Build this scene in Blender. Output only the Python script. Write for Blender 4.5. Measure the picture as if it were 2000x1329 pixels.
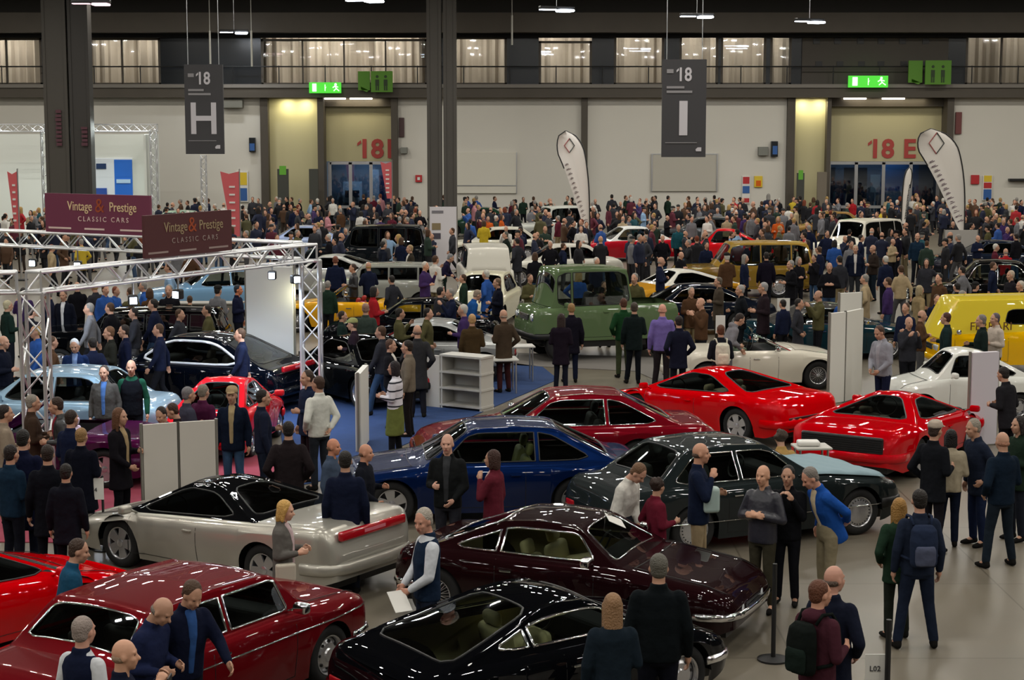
import bpy, bmesh, math, random
import numpy as np
from math import sin, cos, pi, radians, sqrt, atan, atan2, hypot
from mathutils import Vector, Matrix
for o in list(bpy.data.objects): bpy.data.objects.remove(o)
SC = bpy.context.scene
COL = SC.collection
# ------------------------------------------------------------ camera
F, CH = 3400.0, 5.7
PIT = atan(430 / F)
cam = bpy.data.cameras.new('camera'); camo = bpy.data.objects.new('camera', cam); COL.objects.link(camo)
camo.location = (0, 0, CH); camo.rotation_euler = (pi / 2 - PIT, 0, 0)
cam.sensor_width = 36; cam.lens = F / 2000 * 36; cam.clip_start = .5; cam.clip_end = 300
SC.camera = camo
SC.view_settings.view_transform = 'Standard'; SC.view_settings.look = 'None'
SC.view_settings.gamma = 1; SC.view_settings.use_curve_mapping = False
SC.view_settings.exposure = -0.15
W_ = bpy.data.worlds.new('world'); SC.world = W_; W_.use_nodes = True
W_.node_tree.nodes['Background'].inputs[0].default_value = (.55, .62, .75, 1)
W_.node_tree.nodes['Background'].inputs[1].default_value = .02
SC.cycles.max_bounces = 6; SC.cycles.diffuse_bounces = 2; SC.cycles.glossy_bounces = 3
SC.cycles.transmission_bounces = 4; SC.cycles.transparent_max_bounces = 10
SC.cycles.use_denoising = True; SC.cycles.sample_clamp_indirect = 4; SC.cycles.caustics_reflective = False
SC.cycles.caustics_refractive = False
def ray(px, py):
    a, b = (px - 1000) / F, (py - 664.5) / F
    return Vector((a, cos(PIT) - b * sin(PIT), -sin(PIT) - b * cos(PIT)))
def gp(px, py, z=0.0):
    d = ray(px, py); t = (z - CH) / d.z
    return d.x * t, d.y * t
def wp(px, py, Y):
    d = ray(px, py); t = Y / d.y
    return d.x * t, CH + d.z * t
# ------------------------------------------------------------ lamps of the hall
def area(name, loc, sx, sy, power, col=(1, 1, 1), rot=(0, 0, 0), spread=pi):
    l = bpy.data.lights.new(name, 'AREA'); l.shape = 'RECTANGLE'; l.size = sx; l.size_y = sy; l.energy = power; l.color = col; l.spread = spread
    o = bpy.data.objects.new(name, l); COL.objects.link(o); o.location = loc; o.rotation_euler = rot
    return o
LP = 250
for j in range(12):
    for i in range(-5, 6):
        y = -6 + j * 8.2
        x = i * 7.6 + (3.8 if j % 2 else 0)
        for s in (-.4, .4):
            area('hall_light', (x + s, y, 12.6), .42, .24, LP * (.74 if j == 11 else .68 if j == 10 else .52), (1, .955, .87))
# ------------------------------------------------------------ materials
MATS = {}
def rgb(c):
    if isinstance(c, str):
        c = c.lstrip('#'); c = tuple(int(c[i:i + 2], 16) / 255 for i in (0, 2, 4))
        c = tuple(v / 12.92 if v <= .04045 else ((v + .055) / 1.055) ** 2.4 for v in c)
    return (*c[:3], 1)
def mat(name, col, rough=.6, metal=0, coat=0, emit=None, es=1, noise=0, nscale=8, bump=0, bscale=30, spec=.5, alpha=None):
    if name in MATS: return MATS[name]
    m = bpy.data.materials.new(name); m.use_nodes = True; nt = m.node_tree; b = nt.nodes['Principled BSDF']
    b.inputs['Base Color'].default_value = rgb(col); b.inputs['Roughness'].default_value = rough; b.inputs['Metallic'].default_value = metal
    b.inputs['Coat Weight'].default_value = coat; b.inputs['Coat Roughness'].default_value = .008; b.inputs['Coat IOR'].default_value = 1.42; b.inputs['Specular IOR Level'].default_value = spec
    if emit is not None:
        b.inputs['Emission Color'].default_value = rgb(emit); b.inputs['Emission Strength'].default_value = es
    tc = nt.nodes.new('ShaderNodeTexCoord')
    if noise:
        n = nt.nodes.new('ShaderNodeTexNoise'); n.inputs['Scale'].default_value = nscale; n.inputs['Detail'].default_value = 4
        nt.links.new(tc.outputs['Object'], n.inputs['Vector'])
        mx = nt.nodes.new('ShaderNodeMix'); mx.data_type = 'RGBA'; c = rgb(col)
        mx.inputs[6].default_value = tuple(v * (1 - noise) for v in c[:3]) + (1,); mx.inputs[7].default_value = tuple(min(1, v * (1 + noise)) for v in c[:3]) + (1,)
        nt.links.new(n.outputs['Fac'], mx.inputs[0]); nt.links.new(mx.outputs[2], b.inputs['Base Color'])
    if bump:
        n = nt.nodes.new('ShaderNodeTexNoise'); n.inputs['Scale'].default_value = bscale
        nt.links.new(tc.outputs['Object'], n.inputs['Vector'])
        bp = nt.nodes.new('ShaderNodeBump'); bp.inputs['Strength'].default_value = bump; bp.inputs['Distance'].default_value = .03
        nt.links.new(n.outputs['Fac'], bp.inputs['Height']); nt.links.new(bp.outputs[0], b.inputs['Normal'])
    MATS[name] = m; return m
def objcol(name, rough, bump=0, bscale=12, sheen=0, spec=.3, var=.25):
    m = mat(name, (1, 1, 1), rough, bump=bump, bscale=bscale, spec=spec); nt = m.node_tree; b = nt.nodes['Principled BSDF']
    oi = nt.nodes.new('ShaderNodeObjectInfo'); n = nt.nodes.new('ShaderNodeTexNoise'); n.inputs['Scale'].default_value = 9
    tc = nt.nodes.new('ShaderNodeTexCoord'); nt.links.new(tc.outputs['Object'], n.inputs['Vector'])
    mr = nt.nodes.new('ShaderNodeMapRange'); mr.inputs[3].default_value = 1 - var; mr.inputs[4].default_value = 1 + var
    nt.links.new(n.outputs['Fac'], mr.inputs[0])
    vm = nt.nodes.new('ShaderNodeVectorMath'); vm.operation = 'SCALE'
    nt.links.new(oi.outputs['Color'], vm.inputs[0]); nt.links.new(mr.outputs[0], vm.inputs['Scale'])
    nt.links.new(vm.outputs[0], b.inputs['Base Color']); return m
M_CLOTH = objcol('cloth', .9, .6, 9, spec=.08)
M_LEATHER = objcol('leather', .38, .35, 10, spec=.5)
M_HAIR = objcol('hair', .55, .6, 60)
M_SKIN = objcol('skin', .5, .05, 20, spec=.4, var=.12)
M_EYE = mat('eye_dark', '#2a1f1b', .3)
M_LIP = mat('lips', '#9a5750', .5)
M_CHROME = mat('chrome', (.86, .87, .88), .08, 1)
M_STEEL = mat('brushed_steel', (.62, .63, .64), .3, 1)
M_ALU = mat('truss_aluminium', (.75, .76, .78), .32, .8)
M_BLACK = mat('black_trim', '#0c0c0d', .45)
M_RUBBER = mat('tyre_rubber', '#101011', .8)
M_RIM = mat('rim_silver', (.58, .58, .6), .25, .8)
M_DARKIN = mat('dark_interior', '#141415', .8)
M_WHITE = mat('white_paint', '#d8d6d0', .5)
M_BLACKP = mat('black_pole', '#0d0d0e', .5)
def paint(col, metal=0, rough=.3):
    k = 'paint_%s' % (col if isinstance(col, str) else '%.2f_%.2f_%.2f' % col[:3])
    return mat(k.replace('#', ''), col, rough, metal * .7, coat=.85, spec=.0)
def glass_mat(name, tint, refl=.12):
    if name in MATS: return MATS[name]
    m = bpy.data.materials.new(name); m.use_nodes = True; nt = m.node_tree; nt.nodes.clear()
    o = nt.nodes.new('ShaderNodeOutputMaterial'); t = nt.nodes.new('ShaderNodeBsdfTransparent'); g = nt.nodes.new('ShaderNodeBsdfGlossy')
    t.inputs[0].default_value = rgb(tint); g.inputs['Roughness'].default_value = .02; g.inputs[0].default_value = (.9, .95, 1, 1)
    fr = nt.nodes.new('ShaderNodeFresnel'); fr.inputs[0].default_value = 1.5
    ad = nt.nodes.new('ShaderNodeMath'); ad.operation = 'ADD'; ad.inputs[1].default_value = refl - .04; ad.use_clamp = True
    mx = nt.nodes.new('ShaderNodeMixShader'); nt.links.new(fr.outputs[0], ad.inputs[0]); nt.links.new(ad.outputs[0], mx.inputs[0])
    nt.links.new(t.outputs[0], mx.inputs[1]); nt.links.new(g.outputs[0], mx.inputs[2]); nt.links.new(mx.outputs[0], o.inputs[0])
    MATS[name] = m; return m
G_CLEAR = glass_mat('car_glass', (.62, .68, .66), .10)
G_DARK = glass_mat('tinted_car_glass', (.22, .25, .26), .10)
G_LENS = mat('lamp_lens', (.8, .83, .85), .08, .3, 1)
M_TAIL = mat('tail_lamp_red', '#a8101c', .15, 0, 1)
M_AMBER = mat('amber_lens', '#d8651a', .15, 0, 1)
# ------------------------------------------------------------ object helpers
def link(o, parent=None):
    COL.objects.link(o)
    if parent is not None: o.parent = parent
    return o
def mesh(name, V, Fc, m=None, parent=None, smooth=True):
    me = bpy.data.meshes.new(name); me.from_pydata([tuple(v) for v in V], [], [tuple(f) for f in Fc]); me.update()
    if smooth: me.polygons.foreach_set('use_smooth', [True] * len(me.polygons))
    if m is not None:
        for mm in (m if isinstance(m, (list, tuple)) else [m]): me.materials.append(mm)
    return link(bpy.data.objects.new(name, me), parent)
def empty(name, loc, rz=0, label=None, cat=None, group=None):
    o = bpy.data.objects.new(name, None); COL.objects.link(o); o.location = loc; o.rotation_euler = (0, 0, rz); o.empty_display_size = .1
    return tag(o, label, cat, group)
def tag(o, label=None, cat=None, group=None, kind=None):
    if label: o['label'] = label
    if cat: o['category'] = cat
    if group: o['group'] = group
    if kind: o['kind'] = kind
    return o
class MB:
    def __init__(s): s.V = []; s.F = []
    def add(s, V, Fc):
        n = len(s.V); s.V += [tuple(v) for v in V]; s.F += [tuple(i + n for i in f) for f in Fc]; return s
    def box(s, lo, hi, M=None):
        V = [Vector((x, y, z)) for z in (lo[2], hi[2]) for y in (lo[1], hi[1]) for x in (lo[0], hi[0])]
        if M is not None: V = [M @ v for v in V]
        return s.add(V, [(0, 2, 3, 1), (4, 5, 7, 6), (0, 1, 5, 4), (2, 6, 7, 3), (0, 4, 6, 2), (1, 3, 7, 5)])
    def rbox(s, lo, hi, r=.03, M=None):
        # box with rounded vertical profile in x/z (chamfered all round)
        c = [(lo[i] + hi[i]) / 2 for i in range(3)]; h = [(hi[i] - lo[i]) / 2 for i in range(3)]
        bm = bmesh.new(); bmesh.ops.create_cube(bm, size=2)
        for v in bm.verts: v.co = Vector((v.co.x * h[0], v.co.y * h[1], v.co.z * h[2]))
        bmesh.ops.bevel(bm, geom=bm.edges[:], offset=min(r, min(h) * .95), segments=3, profile=.5, affect='EDGES')
        bm.verts.index_update()
        V = [Vector(c) + v.co for v in bm.verts]
        if M is not None: V = [M @ v for v in V]
        s.add(V, [[v.index for v in f.verts] for f in bm.faces]); bm.free(); return s
    def tube(s, pts, r, n=8, closed=False, caps=True):
        pts = [Vector(p) for p in pts]; N = len(pts)
        if N < 2: return s
        R = r if isinstance(r, (list, tuple)) else [r] * N
        V = []; up = None
        for i, p in enumerate(pts):
            if closed: t = pts[(i + 1) % N] - pts[i - 1]
            else: t = pts[min(i + 1, N - 1)] - pts[max(i - 1, 0)]
            if t.length < 1e-9: t = Vector((0, 0, 1))
            t.normalize()
            if up is None: up = t.orthogonal().normalized()
            u = up - t * up.dot(t)
            if u.length < 1e-6: u = t.orthogonal()
            u.normalize(); up = u; w = t.cross(u)
            for k in range(n): V.append(p + (u * cos(2 * pi * k / n) + w * sin(2 * pi * k / n)) * R[i])
        Fc = []
        for i in range(N if closed else N - 1):
            a, b = i * n, ((i + 1) % N) * n
            for k in range(n): Fc.append((a + k, a + (k + 1) % n, b + (k + 1) % n, b + k))
        if not closed and caps: Fc += [tuple(range(n - 1, -1, -1)), tuple((N - 1) * n + k for k in range(n))]
        return s.add(V, Fc)
    def lathe(s, prof, n=32, M=None, axis='y'):
        V = []
        for r, h in prof:
            for k in range(n):
                a = 2 * pi * k / n
                v = Vector((r * cos(a), h, r * sin(a))) if axis == 'y' else Vector((r * cos(a), r * sin(a), h))
                V.append(M @ v if M is not None else v)
        Fc = [(i * n + k, i * n + (k + 1) % n, (i + 1) * n + (k + 1) % n, (i + 1) * n + k) for i in range(len(prof) - 1) for k in range(n)]
        return s.add(V, Fc)
    def poly(s, pts): return s.add(pts, [tuple(range(len(pts)))])
    def prism(s, pts, d):
        # polygon pts swept by vector d
        n = len(pts); d = Vector(d); V = [Vector(p) for p in pts]; V = V + [v + d for v in V]
        return s.add(V, [tuple(range(n - 1, -1, -1)), tuple(range(n, 2 * n))] + [(i, (i + 1) % n, n + (i + 1) % n, n + i) for i in range(n)])
    def build(s, name, m, parent=None, smooth=False): return mesh(name, s.V, s.F, m, parent, smooth)
def text(name, body, size, m, M, parent=None, align='CENTER', ext=.004, sx=1, bold=0):
    c = bpy.data.curves.new(name, 'FONT'); c.body = body; c.size = size; c.align_x = align; c.align_y = 'CENTER'; c.extrude = ext; c.resolution_u = 3
    c.offset = size * bold; c.materials.append(m); o = link(bpy.data.objects.new(name, c), parent); o.matrix_local = M @ Matrix.Diagonal((sx, 1, 1, 1))
    dg = bpy.context.evaluated_depsgraph_get(); me = bpy.data.meshes.new_from_object(o.evaluated_get(dg)); M2 = o.matrix_local.copy(); nm = o.name; bpy.data.objects.remove(o)
    o = link(bpy.data.objects.new(name, me), parent); o.matrix_local = M2; return o
def face_cam(x, y, z, rz=0): return Matrix.Translation((x, y, z)) @ Matrix.Rotation(rz, 4, 'Z') @ Matrix.Rotation(pi / 2, 4, 'X')
# ------------------------------------------------------------ the hall
def struct(name, mb, m, smooth=False): return tag(mb.build(name, m, None, smooth), kind='structure')
def floor_mat():
    m = mat('polished_concrete', '#746d60', .34, noise=.2, nscale=.5, spec=.45); nt = m.node_tree; b = nt.nodes['Principled BSDF']
    br = nt.nodes.new('ShaderNodeTexBrick'); br.inputs['Scale'].default_value = 1; br.offset = 0
    br.inputs['Brick Width'].default_value = 3; br.inputs['Row Height'].default_value = 3; br.inputs['Mortar Size'].default_value = .012
    br.inputs['Color1'].default_value = (1, 1, 1, 1); br.inputs['Color2'].default_value = (.86, .85, .84, 1); br.inputs['Mortar'].default_value = (.55, .54, .52, 1)
    tc = nt.nodes.new('ShaderNodeTexCoord'); nt.links.new(tc.outputs['Object'], br.inputs['Vector'])
    mx = nt.nodes.new('ShaderNodeMix'); mx.data_type = 'RGBA'; mx.blend_type = 'MULTIPLY'; mx.inputs[0].default_value = 1
    src = b.inputs['Base Color'].links[0].from_socket
    nt.links.new(src, mx.inputs[6]); nt.links.new(br.outputs['Color'], mx.inputs[7]); nt.links.new(mx.outputs[2], b.inputs['Base Color'])
    return m
struct('floor', MB().box((-50, -12, -.3), (50, 101, 0)), floor_mat())
M_CEIL = mat('dark_ceiling', '#2b2a28', .9)
M_BROWN = mat('dark_brown_steel', '#4a4339', .6, noise=.15, nscale=1)
M_UPPER = mat('dark_upper_wall', '#37342f', .8, noise=.2, nscale=.6)
M_WALLW = mat('white_wall_panel', '#cfcbc0', .7, noise=.05, nscale=.3)
M_CREAM = mat('cream_panel', '#b5ad87', .7)
M_NIGHT = mat('blue_black_glazing', '#10161c', .25)
ceil = MB().box((-50, -12, 13), (50, 101, 13.3)); struct('ceiling', ceil, M_CEIL)
for j in range(9): struct('trim_%d' % (j + 1), MB().box((-50, 3 + j * 10, 12.7), (50, 3.3 + j * 10, 13)), M_UPPER)
struct('wall_left', MB().box((-50.3, -12, 0), (-50, 101, 13)), M_UPPER); struct('wall_right', MB().box((50, -12, 0), (50.3, 101, 13)), M_UPPER)
struct('wall_front', MB().box((-50, -12.3, 0), (50, -12, 13)), M_UPPER); 
WY = 94.5
def X_(px, Y=WY): return wp(px, 300, Y)[0]
def Z_(py, Y=WY): return wp(1000, py, Y)[1]
def wbox(p0, p1, y0, y1, d0=0, d1=.3, Y=WY):
    return MB().box((X_(p0, Y), Y + d0, Z_(y1, Y)), (X_(p1, Y), Y + d1, Z_(y0, Y)))
ZB = lambda p0, p1, ytop, d0=0, d1=.3: MB().box((X_(p0), WY + d0, 0), (X_(p1), WY + d1, Z_(ytop)))
# lower wall: white panels between brown posts, two recessed portals
wi = 0
for p0, p1 in ((-350, 96), (96, 511), (778, 1135), (1147, 1535), (1858, 2400)):
    struct('wall_back', ZB(p0, p1, 190), M_WALLW)
for p0, p1 in ((511, 526), (622, 634), (765, 778), (1135, 1147), (1535, 1550), (1612, 1620), (1845, 1858)):
    wi += 1; struct('trim_%d' % (20 + wi), ZB(p0, p1, 190, -.35, .3), M_BROWN)
for p0, p1 in ((526, 622), (1550, 1612)): struct('wall_back', ZB(p0, p1, 190, .25, .5), M_CREAM)
for k, (p0, p1) in enumerate(((634, 765), (1620, 1845))):
    struct('wall_back', wbox(p0, p1, 190, 316, .9, 1.1), M_CREAM)
    struct('trim_%d' % (40 + k), wbox(p0, p1, 191, 208, .5, .9), M_BROWN)
    struct('trim_%d' % (44 + k), MB().box((X_(p0) - .15, WY + .3, 0), (X_(p0), WY + 1.1, Z_(190))).box((X_(p1), WY + .3, 0), (X_(p1) + .15, WY + 1.1, Z_(190))), M_BROWN)
# beam with a pale ledge, gallery behind glass, dark wall above
struct('trim_60', wbox(-350, 2400, 172, 191, -.7, .3), M_BROWN)
struct('trim_61', wbox(-350, 2400, 165, 172, -.8, 3.2), mat('pale_ledge', '#77726a', .6))
struct('wall_back', wbox(-350, 2400, -60, 72, 0, .3), M_UPPER)
struct('trim_62', wbox(-350, 2400, 28, 66, -1.6, 0), M_BROWN)
struct('trim_63', wbox(-350, 2400, 66, 74, -.5, 0), mat('black_gap', '#0d0c0b', .9))
WINS = [(-120, 88, 74), (168, 318, 74), (513, 835, 76), (885, 990, 72), (1052, 1155, 80), (1198, 1295, 68), (1325, 1400, 64), (1405, 1493, 64), (1501, 1542, 64), (1880, 2160, 46)]
dark = [(88, 168), (318, 513), (835, 885), (990, 1052), (1155, 1198), (1295, 1325), (1400, 1405), (1493, 1501), (1542, 1562), (1845, 1880)]
for i, (a, b) in enumerate(dark): struct('wall_back', wbox(a, b, 60, 166, 0, .3), M_NIGHT)
mb = wbox(1562, 1845, 48, 166, -.1, .3)
struct('wall_back', mb, mat('brown_grey_cladding', '#4b4640', .8))
vent = MB(); rnd = random.Random(4)
for r in range(2):
    for c in range(6):
        x0 = X_(1585 + c * 42 + rnd.uniform(-4, 4)); z0 = Z_(75 + r * 45); vent.box((x0, WY - .14, z0 - .3), (x0 + .35, WY - .09, z0))
struct('trim_64', vent, M_BLACK)
M_CURT = mat('beige_curtain', '#a89c8c', .9); M_PANE = glass_mat('gallery_glass', (.82, .83, .82), .06)
for i, (a, b, yt) in enumerate(WINS):
    x0, x1 = X_(a), X_(b); z0, z1 = Z_(166), Z_(yt); Y = WY
    fr = MB(); t = .12
    fr.box((x0, Y, z0), (x0 + t, Y + .2, z1)).box((x1 - t, Y, z0), (x1, Y + .2, z1)).box((x0, Y, z1 - t), (x1, Y + .2, z1)).box((x0, Y, z0), (x1, Y + .2, z0 + t))
    n = max(1, round((x1 - x0) / 2.2))
    for k in range(1, n): xx = x0 + (x1 - x0) * k / n; fr.box((xx - .04, Y, z0), (xx + .04, Y + .2, z1))
    w = struct('window_%d' % (i + 1), fr, M_BROWN)
    g = MB().box((x0 + t, Y + .08, z0 + t), (x1 - t, Y + .1, z1 - t)).build('glass_pane', M_PANE, w)
    cu = MB(); V = []; nn = max(6, int((x1 - x0) / .13)); rr = random.Random(i)
    for k in range(nn + 1):
        x = x0 - .3 + (x1 - x0 + .6) * k / nn; y = Y + 2.4 + .12 * sin(k * 1.9) + rr.uniform(-.05, .05) + (.35 if (k // 9) % 3 == 1 else 0)
        V += [(x, y, z0 - .3), (x, y, z1 + .3)]
    cu.add(V, [(2 * k, 2 * k + 2, 2 * k + 3, 2 * k + 1) for k in range(nn)])
    c = cu.build('curtain', M_CURT); tag(c, 'beige pleated curtain behind the %s gallery window' % ('first,second,third,fourth,fifth,sixth,seventh,eighth,ninth,tenth'.split(',')[i]), 'curtain', 'curtains behind the gallery windows')
    area('gallery_light', ((x0 + x1) / 2, Y + 1.2, z1 + .6), (x1 - x0) * .8, .3, 170 * (x1 - x0) / 3 * (.5 if i > 8 else 1), (1, .96, .9))
struct('wall_gallery', MB().box((X_(-350), WY + 3.2, 6), (X_(2400), WY + 3.4, 13)), M_UPPER)
struct('ceiling_gallery', MB().box((X_(-350), WY + .3, 12.0), (X_(2400), WY + 3.3, 12.1)), M_UPPER)
rail = MB().tube([(X_(-300), WY - .75, Z_(131)), (X_(2300), WY - .75, Z_(131))], .035)
for p in range(-250, 2300, 89): rail.tube([(X_(p), WY - .75, Z_(167)), (X_(p), WY - .75, Z_(129))], .03)
struct('railing_gallery', rail, M_BLACKP)
# columns: two pairs of dark steel columns
for k, (a, b) in enumerate(((91, 134), (141, 177), (836, 861), (868, 890))):
    x0, x1 = X_(a, 84), X_(b, 84)
    struct('column_%d' % (k + 1), MB().box((x0, 84, 0), (x1, 84.7, 13)).box((x0 - .04, 83.96, 0), (x0 + .1, 84.74, 13)).box((x1 - .1, 83.96, 0), (x1 + .04, 84.74, 13)), mat('column_grey', '#45413b', .6) if k != 1 else mat('column_dark', '#33302d', .6))
def flag1(parent, s, m):   # the slanted stroke of the digit 1
    MB().prism([(-.39 * s, .37 * s, -.006), (-.53 * s, .25 * s, -.006), (-.53 * s, .14 * s, -.006), (-.37 * s, .25 * s, -.006)], (0, 0, .012)).build('digit_stroke', m, parent)
# portal doors with the lit forecourt behind
M_DOORG = glass_mat('door_glass', (.4, .5, .6), .12)
for k, (p0, p1, n) in enumerate(((640, 762, 3), (1626, 1842, 4))):
    x0, x1 = X_(p0), X_(p1); z1 = Z_(318); fr = MB(); Y = WY + .95
    for i in range(n + 1): xx = x0 + (x1 - x0) * i / n; fr.box((xx - .09, Y, 0), (xx + .09, Y + .12, z1))
    fr.box((x0, Y, z1 - .12), (x1, Y + .12, z1 + .05)); fr.box((x0, Y, .9), (x1, Y + .1, 1.05))
    d = struct('door_%d' % (k + 1), fr, M_STEEL)
    for i in range(n): MB().box((x0 + (x1 - x0) * i / n + .09, Y + .05, 0), (x0 + (x1 - x0) * (i + 1) / n - .09, Y + .07, z1 - .12)).build('glass_panel', M_DOORG, d)
    struct('wall_beyond', MB().box((x0 - 1.5, Y + 5.2, 0), (x1 + 1.5, Y + 5.3, 5)), mat('pale_blue_wall', '#7f8c9a', .7))
    area('forecourt_light', ((x0 + x1) / 2, Y + 3.4, 4.2), (x1 - x0) * .6, .5, 110 if k == 0 else 60, (.8, .9, 1))
    for q, (u0, u1, z0, z1, cc) in enumerate(((.08, .4, 1.0, 2.2, '#dfe6ec'), (.12, .36, 1.3, 1.7, '#1c2430'), (.55, .7, .3, 2.9, '#d9dde2'), (.72, .8, .3, 2.6, '#27406e'), (.84, .97, 1.2, 3.0, '#3d7fd0')) if k == 0 else ((.02, .2, .2, 3, '#202c3c'), (.28, .5, .2, 3, '#1a2430'), (.53, .62, 1.6, 2.6, '#c9d0cc'), (.62, .98, 1.5, 3.2, '#5f95cf'), (.66, .9, .9, 1.7, '#dfe6ea'))):
        tag(MB().box((x0 + (x1 - x0) * u0, Y + 4.6 - q * .2, z0), (x0 + (x1 - x0) * u1, Y + 4.7 - q * .2, z1)).box((x0 + (x1 - x0) * (u0 + u1) / 2 - .03, Y + 4.62 - q * .2, 0), (x0 + (x1 - x0) * (u0 + u1) / 2 + .03, Y + 4.68 - q * .2, z0 + .05)).build('forecourt_board', mat('board_' + cc[1:], cc, .5)), '%s board seen through the glass doors of portal 18 %s' % (('large white', 'small dark', 'tall white', 'narrow blue', 'bright blue') [q] if k == 0 else ('outer dark', 'middle dark', 'small pale', 'bright blue', 'low white')[q], 'I' if k == 0 else 'E') , 'board')
    bx = MB(); rr = random.Random(k + 3)
    M_RED = mat('sign_red', '#a63a34', .6)
    o = text('portal_lettering', '18', 1.4, M_RED, face_cam(X_(722 if k == 0 else 1728), WY + .86, Z_(293), 0), bold=.03); flag1(o, 1.4, M_RED)
    tag(o, 'red number 18 on the cream panel over the portal %s' % ('nearer the red flag' if k == 0 else 'with the white flags'), 'lettering')
    o2 = text('portal_lettering', 'I' if k == 0 else 'E', 1.4, M_RED, face_cam(X_(759 if k == 0 else 1783), WY + .84, Z_(293)), bold=.03)
    tag(o2, 'red letter %s after the number on the cream portal panel' % ('I' if k == 0 else 'E'), 'lettering')
    for q, pp in enumerate((653, 705) if k == 0 else (1670, 1745)):
        xq = X_(pp); l = MB().box((xq - .6, WY + .32, Z_(194)), (xq + .6, WY + .5, Z_(190))).build('portal_lamp', mat('tube_glow', (1, .95, .85), .5, emit=(1, .93, .8), es=5))
        tag(l, 'lit tube lamp over portal 18 %s, %s of the two' % ('I' if k == 0 else 'E', 'left' if q == 0 else 'right'), 'lamp', 'portal tube lamps')
    area('portal_light', ((x0 + x1) / 2, WY + .2, Z_(194)), (x1 - x0) * .7, .3, 30, (1, .9, .65), (radians(14), 0, 0))
for px in (562, 598, 1566, 1600):
    area('wall_washer', (X_(px), WY - .25, Z_(197)), .25, .15, 26, (1, .93, .6), (radians(15), 0, 0))
# emergency exit signs
for k, (p0, p1, y0, y1) in enumerate(((606, 668, 161, 182), (1653, 1730, 148, 171))):
    x0, x1, z0, z1 = X_(p0, WY - 1), X_(p1, WY - 1), Z_(y1, WY - 1), Z_(y0, WY - 1); Y = WY - 1.1
    t = empty('exit_sign', ((x0 + x1) / 2, Y, z0), 0, 'lit green emergency exit sign %s' % ('above the 18 I portal' if k == 0 else 'above the 18 E portal'), 'exit sign', 'emergency exit signs')
    w, h = x1 - x0, z1 - z0
    MB().box((-w / 2, 0, 0), (w / 2, .12, h)).box((-w * .3, .12, h * .3), (-w * .27, 1, h * .35)).box((w * .27, .12, h * .3), (w * .3, 1, h * .35)).build('sign_box', mat('exit_green', '#2fae22', .5, emit=(.09, .72, .05), es=.9), t)
    M_GLOW = mat('exit_white', (.9, 1, .9), .5, emit=(.75, 1, .75), es=1.1)
    p = MB().box((-w * .40, -.02, h * .15), (-w * .27, 0, h * .88)); p.box((-.02, -.02, h * .2), (.02, 0, h * .8)); p.prism([(.09, -.02, h * .62), (.02, -.02, h * .5), (.02, -.02, h * .42)], (0, .02, 0)); p.build('door_pictogram', M_GLOW, t)
    r_ = MB().lathe([(.001, -.01), (.07, -.01), (.07, .0), (.001, 0)], 10, Matrix.Translation((w * .33, 0, h * .8)))
    for a, b in (((.30, .7), (.36, .4)), ((.36, .4), (.44, .2)), ((.34, .4), (.27, .2)), ((.31, .65), (.24, .5)), ((.31, .65), (.41, .55))): r_.tube([(w * a[0], -.012, h * a[1]), (w * b[0], -.012, h * b[1])], .03, 6)
    r_.build('running_figure', M_GLOW, t)
M_GRN = mat('toilet_sign_green', '#4b7a18', .6, emit=(.1, .3, .02), es=.06); M_GRND = mat('toilet_sign_dark', '#20350f', .6)
for k, (p0, p1, y0, y1) in enumerate(((700, 768, 139, 180), (1772, 1853, 118, 165))):
    Y = WY - 1.3; x0, x1, z0, z1 = X_(p0, Y), X_(p1, Y), Z_(y1, Y), Z_(y0, Y); w, h = x1 - x0, z1 - z0
    t = empty('direction_sign', (x0, Y, z0), 0, 'green pictogram sign box beside the %s exit sign' % ('18 I' if k == 0 else '18 E'), 'sign', 'green pictogram signs')
    MB().box((0, .25, .1), (w * .34, .35, h)).prism([(w * .08, .25, .3), (w * .08, .25, .15), (w * .25, .25, 0), (w * .3, .25, .1)], (0, .1, 0)).build('arrow_panel', M_GRN, t)
    MB().box((w * .38, 0, 0), (w, .12, h)).box((w * .6, .1, h * .4), (w * .65, .7, h * .45)).build('pictogram_panel', M_GRN, t)
    for c in (.56, .8):
        f = MB()
        f.box((w * c - .1, -.02, h * .3), (w * c + .1, 0, h * .6)).box((w * c - .09, -.02, h * .08), (w * c - .02, 0, h * .3)).box((w * c + .02, -.02, h * .08), (w * c + .09, 0, h * .3))
        f.lathe([(.001, -.01), (.08, -.01), (.08, 0), (.001, 0)], 10, Matrix.Translation((w * c, 0, h * .74)))
        f.build('figure_pictogram', M_GRND, t)
# signs and boxes on the back wall
def wall_thing(name, p0, p1, y0, y1, m, label, cat, Y=WY - .06, th=.06, parts=()):
    x0, x1, z0, z1 = X_(p0, Y), X_(p1, Y), Z_(y1, Y), Z_(y0, Y)
    t = empty(name, ((x0 + x1) / 2, Y, z0), 0, label, cat); w, h = x1 - x0, z1 - z0
    MB().rbox((-w / 2, -th, 0), (w / 2, .055, h), .02).build('panel', m, t)
    for qi, (nm, a, b, c, d, mm) in enumerate(parts): MB().box((-w / 2 + a * w, -th - .015 - .012 * qi, c * h), (-w / 2 + b * w, -th + .004, d * h)).build(nm, mm, t)
    return t
M_BLUE = mat('sign_blue', '#2c5a9a', .5); M_REDS = mat('bright_sign_red', '#b3262a', .5); M_YEL = mat('sign_yellow', '#d8b92e', .5)
wall_thing('projection_board', 891, 1010, 297, 378, mat('board_white', '#d2cec0', .6), 'large white board fixed on the wall beside the steel columns', 'board', parts=[('board_frame', .985, 1, 0, 1, M_STEEL), ('board_ledge', 0, 1, .18, .2, M_STEEL)])
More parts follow.
